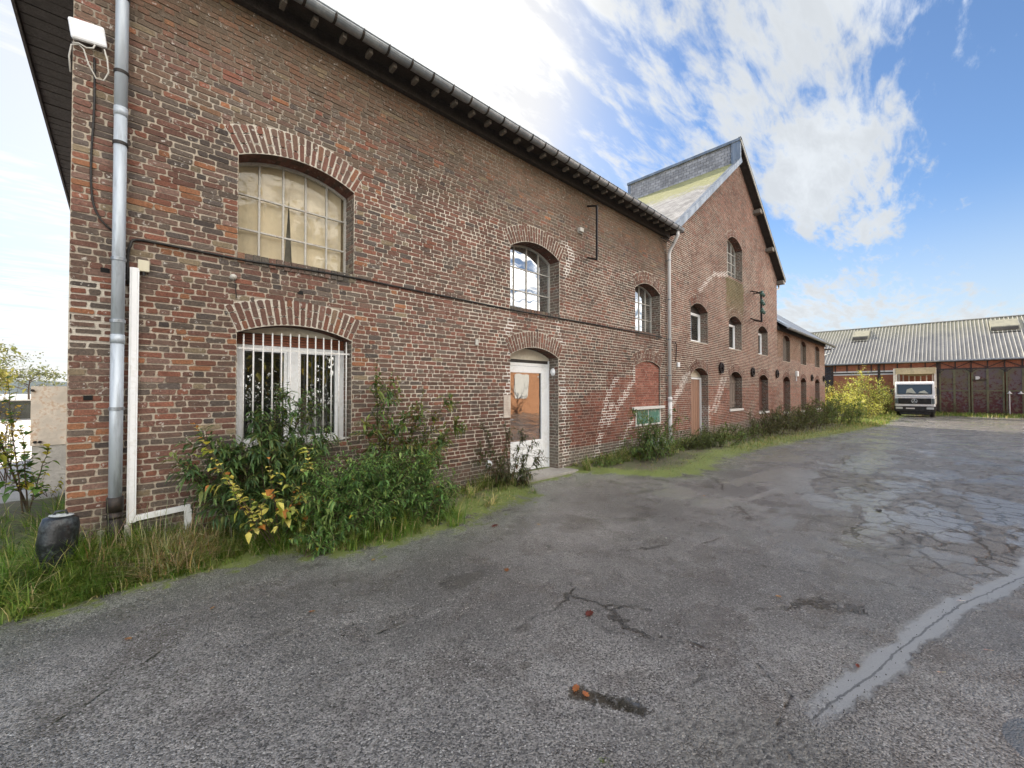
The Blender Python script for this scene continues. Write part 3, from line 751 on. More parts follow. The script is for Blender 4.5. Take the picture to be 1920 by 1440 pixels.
def slatemat(name, base, moss):
    m, n, out = newmat(name); p = n.pos(); x, y, z = n.sep(p)
    v = n.comb(y, n.math('MULTIPLY', z, 1.4), 0.0)
    bt = n.add('ShaderNodeTexBrick', dict(offset=.5), Vector=v, Color1=tuple(b * .75 for b in base), Color2=tuple(b * 1.2 for b in base),
               Mortar=tuple(b * .35 for b in base), Scale=1.0, Mortar_Size=.006, Brick_Width=.22, Row_Height=.16)
    f = n.noise(3.0, 6, .65, p).outputs[0]; g = n.noise(20, 5, .6, p).outputs[0]
    c = n.mix(n.step(f, .5, .62, 0, .5), bt.outputs[0], tuple(b * .45 for b in base))
    if moss:
        k = n.math('ADD', n.math('MULTIPLY', n.step(z, 7.6, 9.4), .62), n.math('MULTIPLY', f, .8))
        c = n.mix(n.step(n.math('ADD', k, n.math('MULTIPLY', n.math('SUBTRACT', g, .5), .7)), .66, .95, 0, .9), c, n.mix(g, (.17, .19, .06), (.42, .40, .18)))
        c = n.mix(n.step(g, .62, .7, 0, .6), c, (.5, .49, .46))
    pbr(n, out, c, .62, n.math('ADD', bt.outputs[1], n.math('MULTIPLY', g, -1.2)), .012); return m
SLATE = slatemat('slate', (.40, .40, .42), False); SLATEM = slatemat('mossy_slate', (.36, .35, .34), True)
VY = 5.05; BY = 9.66
mb = MB()
mb.face([(11.15, VY, 6.19), (11.15, BY, 6.19), (16.47, BY, 10.10), (16.47, VY, 10.10)]); mb.build('lower_roof', SLATEM, bldB)
mb = MB()
# thickness of the left slope + battens under it
mb.face([(11.2, VY + .01, 6.10), (16.47, VY + .01, 10.01), (16.47, BY, 10.01), (11.2, BY, 6.10)]); mb.build('lower_soffit', EAVEW, bldB)
mb = MB(); mb.box(16.44, 16.50, VY + .05, BY, 9.95, 10.80); mb.build('slate_riser', SLATE, bldB)
mb = MB(); mb.box(16.39, 16.46, VY - .02, VY + .30, 10.02, 10.84); mb.box(16.36, 16.50, VY - .05, BY + .03, 10.80, 10.90); mb.box(16.41, 16.46, BY - .12, BY + .02, 9.95, 10.80)
mb.build('ridge_flashing', ZINC, bldB, bevel=.004)
mb = MB(); mb.bar((11.12, VY - .01, 6.13), (16.52, VY - .01, 10.12), .035, .17, (0, 0, 1)); mb.bar((11.12, VY + .05, 6.23), (16.50, VY + .05, 10.20), .14, .02, (0, 0, 1))
mb.build('verge_flashing', ZINC, bldB)
# right slope
e0, e1 = (16.36, 10.88), (22.42, 6.74)
mb = MB(); mb.face([(e0[0], VY - .03, e0[1]), (e0[0], BY, e0[1]), (e1[0], BY, e1[1]), (e1[0], VY - .03, e1[1])]); mb.build('main_roof', SLATE, bldB)
mb = MB(); k = Vector((e1[0] - e0[0], 0, e1[1] - e0[1])).normalized(); nrm = Vector((k.z, 0, -k.x))
for i in range(36):     # soffit boards across the overhang
    a = Vector((e0[0], 0, e0[1])) + k * (.25 + i * .195) - Vector((0, 0, .10)); b = a + k * .17
    mb.face([(a.x, VY, a.z), (b.x, VY, b.z), (b.x, D + .05, b.z), (a.x, D + .05, a.z)])
mb.face([(e0[0] + .1, VY, e0[1] - .14), (e1[0], VY, e1[1] - .07), (e1[0], D, e1[1] - .07), (e0[0] + .1, D, e0[1] - .14)])
mb.build('verge_soffit', EAVEW, bldB)
mb = MB(); mb.bar((e0[0] - .02, VY - .035, e0[1] - .03), (e1[0] + .03, VY - .035, e1[1] - .05), .03, .15); mb.bar((e0[0], VY - .0, e0[1] + .035), (e1[0], VY - .0, e1[1] + .03), .10, .03)
mb.build('bargeboard', plain('grey_board', (.30, .30, .28), .7, 0, .25, 5, (.1, .1, .08), .5, .002), bldB)
for t in (.42, .70, .975):
    q = MB(); x = lerp(e0[0], e1[0], t); z = lerp(e0[1], e1[1], t) - .24; q.box(x - .20, x + .08, VY - .02, D + .02, z - .07, z + .09); q.build('purlin_end', TAILW, bldB, bevel=.008)
g = MB(); g.tube([(22.46, VY, 6.63), (22.46, BY, 6.63)], .07, 10); g.tube([(22.46, VY + .25, 6.6), (22.46, VY + .25, 6.40), (22.22, VY + .42, 6.28), (22.16, VY + .44, 5.9), (22.16, VY + .44, 5.2)], .04, 10)
g.build('side_gutter', PAINTP, bldB, smooth=True)

# thin white downpipe at the joint with a swan neck
QX, QY = 11.0, D - .09
p = MB(); p.tube([(10.86, EO + .02, 5.90), (10.86, EO + .02, 5.80), (10.93, EO + .14, 5.66), (QX, QY - .03, 5.50), (QX, QY, 5.38), (QX, QY, 1.35)], .045, 14)
dp = p.build('downpipe', PAINTP, bldB, smooth=True)
q = MB(); q.tube([(QX, QY, 1.36), (QX, QY, -.02)], .054, 14); q.tube([(QX, QY, 1.30), (QX, QY, 1.42)], .062, 14); q.build('pipe_foot', PAINTP, dp, smooth=True)
for z in (5.2, 4.1, 3.0, 2.0):
    q = MB(); q.tube([(QX, QY, z), (QX, QY, z + .03)], .052, 14); q.box(QX - .012, QX + .012, QY + .04, D, z + .004, z + .026); q.build('pipe_clamp', ZINC, dp)
q = MB(); q.bar((10.62, D - .03, 5.78), (10.86, D - .28, 5.62), .02); q.tube([(10.70, D - .06, 5.76 + .0), (10.76, D - .12, 5.84), (10.84, D - .16, 5.76), (10.80, D - .10, 5.66), (10.70, D - .06, 5.70)], .01, 6); q.build('scroll_bracket', IRON, dp)

# windows of B
for i, o in enumerate(OB[:3]):
    wn = pvc_casement(bldB, o, 3.12, 4.10, mull=False); t = MB(); t.prism([(x, z) for x, z in Opening(o.x0, o.x1, 4.12, 4.14, .20).outline(.002, 8)], D + o.depth - .01, D + o.depth + .02); t.build('head_panel', EAVEW, wn)
    t = MB(); t.box(o.x0 + .01, o.x1 - .01, D + .02, D + o.depth, 3.10, 3.135); t.build('sill', WPAINT if i < 2 else ZINC, wn)
steel_window(bldB, OB[6], 4, 4, hz=[6.1, 6.45, 6.82], label='arched steel window high in the gable')
# brown door with a white frame
o = OB[3]; y = D + o.depth; dr = part('door', bldB); tag(dr, 'brown wooden door in a white frame')
t = MB(); t.box(o.x0, o.x0 + .07, y - .04, y + .06, -.06, 2.02); t.box(o.x1 - .07, o.x1, y - .05, y + .06, -.06, 2.02); t.box(o.x0 + .07, o.x1 - .07, y - .04, y + .06, 1.96, 2.02); t.build('door_frame', UPVC, dr)
t = MB(); t.box(o.x0 + .07, o.x1 - .07, y - .01, y + .04, -.06, 1.96)
for k in range(7): t.box(o.x0 + .09 + k * .165, o.x0 + .24 + k * .165, y - .022, y - .01, 0, 1.93)
t.build('door_leaf', DOORW, dr)
t = MB(); t.box(o.x0 + .12, o.x0 + .15, y - .07, y - .03, .9, 1.05); t.build('handle', ZINC, dr)
t = MB(); t.prism([(x, z) for x, z in Opening(o.x0, o.x1, 2.03, 2.10, .20).outline(.004, 8)], y - .02, y + .02); t.build('head_panel', CREAM, dr)
t = MB(); t.box(o.x0 - .1, o.x1 + .1, D - .25, D + .27, -.5, -.06); t.build('doorstep', CONC, bldB, bevel=.01)

def shutters(bld, o, mat, gaps=False, lab=None):
    y = D + o.depth; sh = part('shutter', bld); tag(sh, lab); r = random.Random(int(o.x0 * 10)); n = 8; st = (o.w - .04) / n
    for i in range(n):
        x = o.x0 + .02 + i * st; zt = o.top(x + st / 2) - .02 - r.uniform(0, .03); q = MB()
        q.box(x + .006, x + st - .006, y - .03 + r.uniform(-.006, .006), y, o.sill + .02 + r.uniform(0, .03), zt); q.build('board', mat, sh)
    q = MB()
    pass
    for z in (o.sill + .2, o.spring - .15): q = MB(); q.box(o.x0 + .03, o.x1 - .03, y - .055, y - .032, z - .05, z + .05); q.build('ledge', mat, sh)
    q = MB(); q.box(o.x0 - .04, o.x1 + .04, D - .04, D + .27, o.sill - .08, o.sill); q.build('sill', WPAINT, sh, bevel=.006)
    return sh
shutters(bldB, OB[4], OLDWOOD); shutters(bldB, OB[5], plain('red_brown_wood', (.12, .055, .04), .8, 0, .4, 8, (.05, .03, .02), .5, .003, True))

# ================================================================== BUILDING C: low wing
C0, C1 = 22.11, 33.20
OC = [Opening(23.08, 24.42, 3.02, 4.08, .24, .24, False), Opening(26.62, 27.96, 3.02, 4.08, .24, .24, False), Opening(30.24, 31.58, 3.02, 4.08, .24, .24, False),
      Opening(23.05, 24.40, .55, 2.06, .24, .24, False), Opening(26.58, 27.92, .5, 2.06, .24, .24, False), Opening(30.20, 31.52, .5, 2.06, .24, .24, False)]
bldC = thing('brick_wing', 'low brick wing with three arched openings above three below', 'building')
facade('front_wall', bldC, -.7, 4.62, lambda z: (C0, C1), [(C0, -.8), (C1, -.8), (C1, 4.62), (C0, 4.62)], OC, 31)
mb = MB(); mb.box(C0, C0 + .1, D + .4, 13.4, -.8, 4.6); mb.box(C0, C1, 13.4, 13.7, -.8, 4.6)
b = len(mb.v)
for x in (C1 - .3, C1):
    for y, z in ((D + .004, -.8), (13.7, -.8), (13.7, 4.6), (9.35, 7.75), (D + .004, 4.6)): mb.v.append((x, y, z))
for f in ((0, 1, 2, 3, 4), (9, 8, 7, 6, 5), (0, 5, 6, 1), (1, 6, 7, 2), (2, 7, 8, 3), (3, 8, 9, 4), (4, 9, 5, 0)):
    mb.f.append(tuple(b + i for i in f)); mb.c.append(None); mb.mi.append(0)
mb.build('rear_wall', BRICKSH, bldC)
ROOFC = plain('roof_sheet', (.22, .24, .26), .5, .2, .2, 4, (.12, .12, .1), .4, .004)
mb = MB(); ey, ez = 4.88, 4.49; ry, rz = 9.35, 7.98; x0, x1 = C0 - .02, C1 + .75
mb.face([(x0, ey, ez), (x1, ey, ez), (x1, ry, rz), (x0, ry, rz)]); mb.face([(x0, ry, rz), (x1, ry, rz), (x1, 13.9, ez), (x0, 13.9, ez)]); mb.build('roof', ROOFC, bldC)
mb = MB(); mb.face([(x0, ey + .02, ez - .09), (x0, 9.3, rz - .1), (x1, 9.3, rz - .1), (x1, ey + .02, ez - .09)]); mb.box(C0, C1, D - .07, D - .01, 4.42, 4.60)
mb.bar((x1 + .01, ey, ez - .06), (x1 + .01, ry, rz - .06), .03, .12); mb.bar((C1 + .01, D - .02, 4.25), (x1, ey + .1, 4.32), .08, .1)
mb.build('soffit', EAVEW, bldC)
g = MB(); halfgutter(g, x0 + .02, x1, ey - .03, ez - .01, .07); g.tube([(C1 + .1, ey, 4.35), (C1 + .1, D - .3, 4.0), (C1 + .1, D + .2, 3.8)], .035, 8); g.build('gutter', ZINC, bldC, smooth=True)
mb = MB(); kx = (rz - ez) / (ry - ey)
for (xa, xb) in ((23.0, 24.2),):
    for ya, yb, m_ in ((5.25, 6.3, 0),):
        mb.face([(xa, ya, ez + (ya - ey) * kx + .05), (xb, ya, ez + (ya - ey) * kx + .05), (xb, yb, ez + (yb - ey) * kx + .05), (xa, yb, ez + (yb - ey) * kx + .05)])
mb.build('skylight', plain('skylight_pane', (.6, .66, .7), .15, 0, .1), bldC)
for i, o in enumerate(OC[:3]):      # blinded with mortared rubble
    q = part('window', bldC); tag(q, 'arched opening closed with dark boards')
    t = MB(); t.prism([(x, z) for x, z in o.outline(.003, 10)], D + .15, D + .17); t.build('board', plain('grey_infill', (.10, .085, .07), .9, 0, .4, 5, (.03, .03, .025), .5, .01), q)
    t = MB(); t.box(o.x0 + .004, o.x0 + .06, D + .09, D + .15, o.sill, o.spring); t.build('frame', WPAINT if i == 0 else OLDWOOD, q)
for i, o in enumerate(OC[3:]): shutters(bldC, o, plain('red_brown_wood', (.12, .055, .04)) if i != 1 else OLDWOOD)


# ================================================================== GROUND
def pxg(x, y, z=0.0):
    r_ = pxray(x, y); k = (z - HCAM) / r_.z; return (r_.x * k, r_.y * k)
EDGE = [(-60, 4.6), (-3, 4.55), (-.58, 4.46), (.06, 4.60), (1.05, 4.56), (1.6, 4.10), (2.9, 3.98), (3.9, 4.22), (4.66, 4.43), (5.0, 4.9), (6.4, 4.97), (7.0, 4.15), (7.5, 3.35), (8.6, 3.25),
        (10.2, 3.62), (13, 3.6), (16.8, 3.35), (21, 3.1), (25.3, 2.9), (33, 2.6), (38, 2.4), (48, 2.2)]
def edge_y(x):
    for a, b in zip(EDGE[:-1], EDGE[1:]):
        if a[0] <= x <= b[0]: return lerp(a[1], b[1], (x - a[0]) / (b[0] - a[0]))
    return 2.2
CEM = [pxg(1500, 1362), pxg(1560, 1318), pxg(1640, 1262), pxg(1700, 1205), pxg(1800, 1135), pxg(1920, 1080), (7.2, -.75), (9.5, -1.6)]
def pol_d(x, y, P): return min(seg_d(x, y, a, b) for a, b in zip(P[:-1], P[1:]))
CRKS = [[pxg(1090, 1160), pxg(1180, 1185), pxg(1290, 1200), pxg(1400, 1240), pxg(1500, 1310)], [pxg(1310, 1040), pxg(1450, 1062), pxg(1564, 1077), pxg(1700, 1098), pxg(1813, 1120)], [pxg(0, 1400), pxg(100, 1345), pxg(200, 1290), pxg(330, 1215), pxg(400, 1180)], [pxg(620, 1190), pxg(700, 1182), pxg(780, 1178)], [pxg(1500, 1310), pxg(1470, 1390), pxg(1480, 1440)], [pxg(1300, 990), pxg(1400, 955), pxg(1520, 960)]]
def CEMY(x):
    for a, b in zip(CEM[:-1], CEM[1:]):
        if a[0] <= x <= b[0]: return lerp(a[1], b[1], (x - a[0]) / (b[0] - a[0]))
    return CEM[0][1] if x < CEM[0][0] else CEM[-1][1]
PUD = [pxg(1080, 1298), pxg(1120, 1305), pxg(1160, 1318), pxg(1205, 1328)]
def axis(vals):
    out = []; 
    for a, b, st in vals:
        n = max(1, round((b - a) / st)); out += [a + (b - a) * i / n for i in range(n)]
    out.append(vals[-1][1]); return out
XS = axis([(-900, -200, 175), (-200, -40, 40), (-40, -8, 4), (-8, -1, .35), (-1, 8, .045), (8, 16, .14), (16, 36, .5), (36, 60, 1.2), (60, 200, 35), (200, 1500, 260)])
YS = axis([(-900, -200, 175), (-200, -40, 40), (-40, -6, 3.5), (-6, -1.5, .4), (-1.5, 5.2, .045), (5.2, 12, .4), (12, 40, 3), (40, 200, 30), (200, 1500, 260)])
nx, ny = len(XS), len(YS)
V = []; E_ = []; C_ = []; P_ = []; K_ = []
for y in YS:
    for x in XS:
        e = edge_y(x) - y; c = 9.0; p_ = 9.0
        if x < 1 and y > 6: e = min(e, -1)
        if -1 < x < 10 and -2 < y < 2.5:
            c = pol_d(x, y, CEM) * (1 if y > CEMY(x) else -1); p_ = pol_d(x, y, PUD) if 1 < x < 3 and 0 < y < 2.5 else 9.0
        z = gz(x, y); k_ = 9.0
        if -1 < x < 8 and -1.5 < y < 4.5:
            wx, wy = x + .09 * vn(x * 3, y * 3, 7) + .03 * vn(x * 11, y * 11, 2), y + .09 * vn(x * 3, y * 3, 17) + .03 * vn(x * 11, y * 11, 12)
            k_ = min(pol_d(wx, wy, q) for q in CRKS)
        if p_ < .25: z -= .003 * max(0, 1 - p_ / .12)
        if abs(c) < .4: z -= .004 * max(0, 1 - abs(c) / .18)
        if e < 0 and y < 6: z += min(.05, -e * .12)
        V.append((x, y, z)); E_.append(e); C_.append(c); P_.append(p_); K_.append(k_)
Fc = [(j * nx + i, j * nx + i + 1, (j + 1) * nx + i + 1, (j + 1) * nx + i) for j in range(ny - 1) for i in range(nx - 1)]
me = bpy.data.meshes.new('yard'); me.from_pydata(V, [], Fc); me.polygons.foreach_set('use_smooth', [True] * len(Fc))
for nm, dat in (('edge', E_), ('cem', C_), ('pud', P_), ('crk', K_)):
    a = me.attributes.new(nm, 'FLOAT', 'POINT'); a.data.foreach_set('value', dat)

m, n, out = newmat('yard_surface'); p = n.pos(); px_, py_, pz_ = n.sep(p)
ed = n.attr('edge').outputs[2]; ces = n.attr('cem').outputs[2]; ce = n.math('ABSOLUTE', ces); pu = n.attr('pud').outputs[2]; ck = n.attr('crk').outputs[2]
big = n.noise(.55, 5, .6, p).outputs[0]; mid = n.noise(2.3, 6, .62, p, .4).outputs[0]; mid2 = n.noise(6.5, 6, .62, n.vmath('ADD', p, (9, 4, 0)), .3).outputs[0]
fine = n.noise(85, 4, .7, p).outputs[0]; fine2 = n.noise(240, 3, .7, p).outputs[0]
vst = n.voro(125, p); chip = n.voro(60, p); coarse = n.voro(44, p)
# bitumen with exposed aggregate
base = n.mix(n.step(big, .35, .65), (.112, .107, .102), (.225, .216, .208))
base = n.mix(n.step(mid, .48, .66, 0, .6), base, (.105, .094, .088))
base = n.mix(n.step(mid2, .55, .72, 0, .5), base, (.23, .22, .21))
vc = n.sep(vst.outputs['Color'])[0]
base = n.mix(1.0, base, n.mix(vc, (.22, .22, .22), (2.15, 2.12, 2.05)), 'MULTIPLY')
chr_ = n.sep(chip.outputs['Color'])
isch = n.math('MULTIPLY', n.math('GREATER_THAN', chr_[1], .86), n.math('LESS_THAN', chip.outputs['Distance'], .30))
base = n.mix(n.math('MULTIPLY', isch, .85), base, (.62, .60, .57))
# coarse worn patch, lower middle/right
dcp = n.vmath('DISTANCE', n.comb(px_, py_, 0.0), (1.95, .42, 0))
cp = n.step(n.math('ADD', dcp, n.math('MULTIPLY', mid, .6)), .95, .62)
cc = n.mix(n.sep(coarse.outputs['Color'])[0], (.055, .052, .045), (.30, .285, .25))
base = n.mix(n.math('MULTIPLY', cp, .6), base, cc)
# large brown-grey weathered field to the right, crazed
fld = n.step(n.math('ADD', n.math('ADD', n.math('MULTIPLY', py_, -.32), n.math('MULTIPLY', px_, .055)), n.math('MULTIPLY', big, .9)), .32, .75)
fld = n.math('MULTIPLY', fld, n.step(px_, 4.2, 6.0))
base = n.mix(n.math('MULTIPLY', fld, .7), base, n.mix(n.step(mid, .4, .6), (.14, .115, .09), (.22, .205, .185)))
dw = n.vmath('ADD', p, n.vmath('SCALE', n.noise(3, 4, .6, p).outputs[1], sc=.35))
craz = n.voro(3.1, dw, 'DISTANCE_TO_EDGE').outputs[0]
crz = n.math('MULTIPLY', n.step(craz, .060, .020), n.math('MULTIPLY', fld, n.step(mid2, .34, .46)))
dw2 = n.vmath('ADD', p, n.vmath('SCALE', n.noise(1.6, 6, .7, p).outputs[1], sc=.5))
c1 = n.voro(.30, dw2, 'DISTANCE_TO_EDGE').outputs[0]
c1m = n.math('MULTIPLY', n.step(c1, .006, .001), n.step(n.noise(.9, 3, .5, p).outputs[0], .50, .60))
c1m = n.math('MAXIMUM', c1m, n.math('MULTIPLY', n.step(n.math('ADD', ck, n.math('MULTIPLY', mid2, .03)), .034, .016), n.step(mid2, .36, .52, .25, 1)))
cr = n.math('MAXIMUM', n.math('MULTIPLY', crz, .8), c1m)
base = n.mix(n.math('MULTIPLY', cr, .85), base, (.035, .034, .030))
# damp film: dark, smooth
damp = n.step(n.math('ADD', n.math('MULTIPLY', big, .6), n.math('MULTIPLY', mid, .5)), .50, .66)
sm = n.math('MULTIPLY', n.step(n.noise(.75, 6, .62, n.vmath('MULTIPLY', p, (1, 1.7, 1)), .5).outputs[0], .50, .535), n.step(px_, 3.8, 7.0))
base = n.mix(n.math('MULTIPLY', damp, .25), base, n.mix(1.0, base, (.62, .6, .6), 'MULTIPLY'))
base = n.mix(n.math('MULTIPLY', sm, .7), base, n.mix(mid2, (.24, .24, .235), (.34, .34, .33)))
base = n.mix(n.math('MULTIPLY', crz, .7), base, (.03, .03, .028))
# smooth cement strip
cw = n.math('ADD', ce, n.math('MULTIPLY', n.math('SUBTRACT', mid2, .5), .14))
cm = n.math('MULTIPLY', n.step(n.math('ADD', px_, n.math('MULTIPLY', n.math('SUBTRACT', mid2, .5), .9)), CEM[0][0] + .02, CEM[0][0] + .35), n.step(n.math('ADD', cw, n.math('ADD', n.math('MULTIPLY', n.math('SUBTRACT', mid, .5), .12), n.math('MULTIPLY', n.math('SUBTRACT', fine, .5), .07))), .10, .055))
base = n.mix(n.math('MULTIPLY', cm, .93), base, n.mix(n.math('MULTIPLY', mid2, fine), (.25, .25, .245), (.40, .40, .39)))
cj = n.math('MULTIPLY', n.step(px_, CEM[0][0] + .05, CEM[0][0] + .12), n.step(n.math('ABSOLUTE', n.math('ADD', ces, n.math('MULTIPLY', n.math('SUBTRACT', mid2, .5), .05))), .008, .003))
base = n.mix(n.math('MULTIPLY', cj, .8), base, (.05, .05, .048))
dcor = n.vmath('DISTANCE', n.comb(px_, py_, 0.0), (3.02, -.44, 0)); cc2 = n.step(dcor, .27, .262)
base = n.mix(n.math('MULTIPLY', cc2, .9), base, (.13, .15, .17))
# shallow dips: darker, finer, damp
for (dx_, dy_, rx_, ry_, am) in ((865, 1090, .24, .13, .6), (1085, 985, .38, .20, .55), (1205, 968, .28, .12, .6), (980, 1178, .07, .04, .7), (985, 1246, .05, .03, .85), (745, 1172, .08, .02, .8), (570, 1100, .18, .10, .4), (520, 1190, .10, .05, .5), (1450, 958, .16, .08, .8), (1250, 1010, .2, .1, .4)):
    gx_, gy_ = pxg(dx_, dy_)
    q_ = n.comb(n.math('DIVIDE', n.math('SUBTRACT', px_, gx_), rx_), n.math('DIVIDE', n.math('SUBTRACT', py_, gy_), ry_), 0.0)
    dd_ = n.math('ADD', n.vmath('LENGTH', q_), n.math('MULTIPLY', n.math('SUBTRACT', mid2, .5), 1.6))
    base = n.mix(n.step(dd_, 1.05, .75, 0, am), base, n.mix(1.0, base, (.50, .47, .43), 'MULTIPLY'))
# moss and soil towards the wall
en = n.math('ADD', ed, n.math('MULTIPLY', n.math('SUBTRACT', mid, .5), 1.3)); en = n.math('ADD', en, n.math('MULTIPLY', n.math('SUBTRACT', mid2, .5), .7))
moss = n.step(n.math('ADD', en, n.math('ADD', n.math('MULTIPLY', n.math('SUBTRACT', fine, .5), .55), n.math('MULTIPLY', n.math('SUBTRACT', n.noise(18, 5, .7, p).outputs[0], .5), .8))), .16, -.02)
mossc = n.mix(fine, (.09, .12, .018), (.24, .28, .045))
soil = n.mix(mid2, (.07, .055, .035), (.20, .16, .095))
far_grass = n.mix(mid, (.07, .085, .03), (.12, .115, .05))
base = n.mix(n.math('MULTIPLY', moss, n.step(fine, .30, .5, .55, 1)), base, mossc)
base = n.mix(n.step(en, -.35, -.75), base, n.mix(n.step(mid2, .4, .6), soil, far_grass))
# greenish film near the verge
base = n.mix(n.math('MULTIPLY', n.step(ed, .9, .2, 0, .35), n.step(px_, 9, 16, 1, .3)), base, n.mix(1.0, base, (.78, .95, .80), 'MULTIPLY'))
# pale old concrete yard beyond the left end
lc = n.math('MULTIPLY', n.step(n.math('ADD', py_, n.math('MULTIPLY', mid, 1.2)), 9.8, 10.0), n.step(n.math('ADD', px_, 0.0), 3.0, 2.0))
base = n.mix(lc, base, n.mix(mid, (.30, .29, .28), (.42, .41, .39)))
wet = n.step(n.math('ADD', pu, n.math('ADD', n.math('MULTIPLY', n.math('SUBTRACT', mid2, .5), .10), n.math('MULTIPLY', n.math('SUBTRACT', n.noise(34, 4, .7, p).outputs[0], .5), .11))), .058, .034)
wet = n.math('MULTIPLY', wet, n.step(chip.outputs['Distance'], .10, .2, .5, 1))
base = n.mix(n.math('MULTIPLY', wet, .9), base, (.030, .026, .018))
rough = n.step(fine, .2, .8, .21, .44)
rough = n.math('SUBTRACT', rough, n.math('MULTIPLY', damp, .20))
rough = n.math('ADD', rough, n.math('MULTIPLY', n.step(big, .55, .7), .12))
rough = n.math('SUBTRACT', rough, n.math('MULTIPLY', sm, .24))
rough = n.math('MAXIMUM', n.mix(cm, rough, (.52, .52, .52)), n.math('MULTIPLY', moss, .85))
rough = n.mix(wet, rough, (.05, .05, .05)); rough = n.mix(lc, rough, (.32, .32, .32))
hgt = n.math('ADD', n.math('MULTIPLY', vst.outputs['Distance'], -.55), n.math('MULTIPLY', fine, .55))
hgt = n.math('ADD', hgt, n.math('MULTIPLY', n.math('MULTIPLY', coarse.outputs['Distance'], cp), -.9))
hgt = n.math('ADD', hgt, n.math('MULTIPLY', mid2, 1.1)); hgt = n.math('SUBTRACT', hgt, n.math('MULTIPLY', cr, 2.2))
k = n.math('SUBTRACT', 1.0, n.math('MULTIPLY', n.math('MAXIMUM', n.math('MULTIPLY', cm, .85), wet), 1.0)); k = n.math('MULTIPLY', k, n.math('SUBTRACT', 1.0, n.math('MULTIPLY', sm, .75)))
hgt = n.math('MULTIPLY', hgt, k)
bs_ = pbr(n, out, base, rough, hgt, .013, spec=.9)
me.materials.append(m)
yard = bpy.data.objects.new('ground', me); COL.objects.link(yard); yard['kind'] = 'structure'


# ================================================================== BARN across the end of the yard
HX = 50.0; HY0, HY1 = -16.0, 22.0
barn = thing('timber_framed_barn', 'wide brick barn with a ribbed grey metal roof and rusty doors', 'barn', (0, 0, 0))
HB = brickshader('barn_brick', (.44, .155, .085), (.36, .125, .075), (.38, .25, .18))
mb = MB(); mb.box(HX + .05, HX + .3, .25, HY1, -.7, 4.05); mb.box(HX + .05, HX + .3, HY0, .25, 3.36, 4.05); mb.box(HX + .05, HX + .3, HY0, HY0 + .3, -.7, 3.36)
mb.box(HX + .3, HX + 14, HY0, HY0 + .3, -.7, 4.05); mb.box(HX + .3, HX + 14, HY1 - .3, HY1, -.7, 4.05); mb.box(HX + 13.7, HX + 14, HY0 + .3, HY1 - .3, -.7, 4.05)
mb.build('wall', HB, barn)
FR = plain('barn_frame', (.05, .042, .040), .8, .1, .3, 6, (.10, .05, .03), .4, .003)
mb = MB(); y = HY0 + .4; k = 0
mb.box(HX - .02, HX + .05, HY0, HY1, 3.96, 4.06)
mb.box(HX - .025, HX + .05, HY0, .3, 3.33, 3.43)
while y < HY1:
    mb.box(HX - .015, HX + .05, y - .035, y + .035, 3.43 if y < .3 else 3.3, 3.96)
    if y < .3:
        a, b = (y, y + .87) if k % 2 else (y + .87, y)
        mb.bar((HX + .01, a, 3.45), (HX + .01, b, 3.94), .05, .06, (1, 0, 0))
    y += .875; k += 1
for y in (.3, 4.0, 7.4, 8.2, 11.5, 15): mb.box(HX - .03, HX + .05, y - .09, y + .09, -.6, 3.96)
mb.build('frame', FR, barn)
mb = MB(); mb.box(HX - .01, HX + .05, .4, HY1, 3.135, 3.265); mb.build('lintel_band', FR, barn)
mb = MB(); mb.box(HX - .015, HX + .05, .4, 7.3, 3.27, 3.40); mb.box(HX - .015, HX + .05, .4, 7.3, 3.02, 3.13); mb.build('white_band', WPAINT, barn)
mb = MB(); mb.box(HX - .005, HX + .05, 7.5, 8.1, 1.2, 3.9); mb.build('window', plain('barn_dark', (.03, .035, .045), .3, 0, .3), barn)
# roof: ribs are part of the sheet
m, n, out = newmat('ribbed_roof'); p = n.pos(); x, y, z = n.sep(p)
f = n.noise(.5, 5, .6, n.vmath('MULTIPLY', p, (1, 1.4, 1))).outputs[0]; g = n.noise(4, 5, .6, p).outputs[0]
c = n.mix(n.step(f, .35, .65), (.13, .13, .13), (.19, .188, .185)); c = n.mix(n.step(g, .5, .7, 0, .3), c, (.15, .14, .13))
c = n.mix(n.math('MULTIPLY', n.step(n.math('ADD', z, n.math('MULTIPLY', f, 3)), 7.4, 9.4), .5), c, n.mix(g, (.20, .20, .12), (.33, .31, .18)))
pbr(n, out, c, .55, g, .01, .15); RIB = m
RIBR = plain('roof_rib', (.50, .49, .45), .5, .05, .2, 3, (.36, .33, .22), .5)
ez, rz, rw = 4.10, 8.16, 7.0
def roofpt(t, y, up=0.0): return (HX - .35 + (rw + .35) * t, y, ez + (rz - ez) * t + up)
mb = MB(); mb.face([roofpt(0, HY0 - .4), roofpt(0, HY1), roofpt(1, HY1), roofpt(1, HY0 - .4)])
mb.face([(HX + 14.4, HY0 - .4, ez), (HX + 14.4, HY1, ez), (HX + rw, HY1, rz), (HX + rw, HY0 - .4, rz)]); mb.mi[-1] = 0
y = HY0 - .3
while y < 13:
    a, b = Vector(roofpt(0.002, y, .018)), Vector(roofpt(.995, y, .018)); mb.bar(a, b, .034, .045, (0, 0, 1), mi=1); y += .25
mb.box(HX + rw - .12, HX + rw + .12, HY0 - .4, HY1, rz - .01, rz + .06, mi=1)
mb.build('roof', [RIB, RIBR], barn)
mb = MB(); mb.box(HX - .38, HX - .33, HY0 - .4, HY1, ez - .10, ez + .0); mb.tube([(HX - .41, HY0 - .4, ez - .03), (HX - .41, HY1, ez - .03)], .055, 6); mb.build('gutter', ZINC, barn)
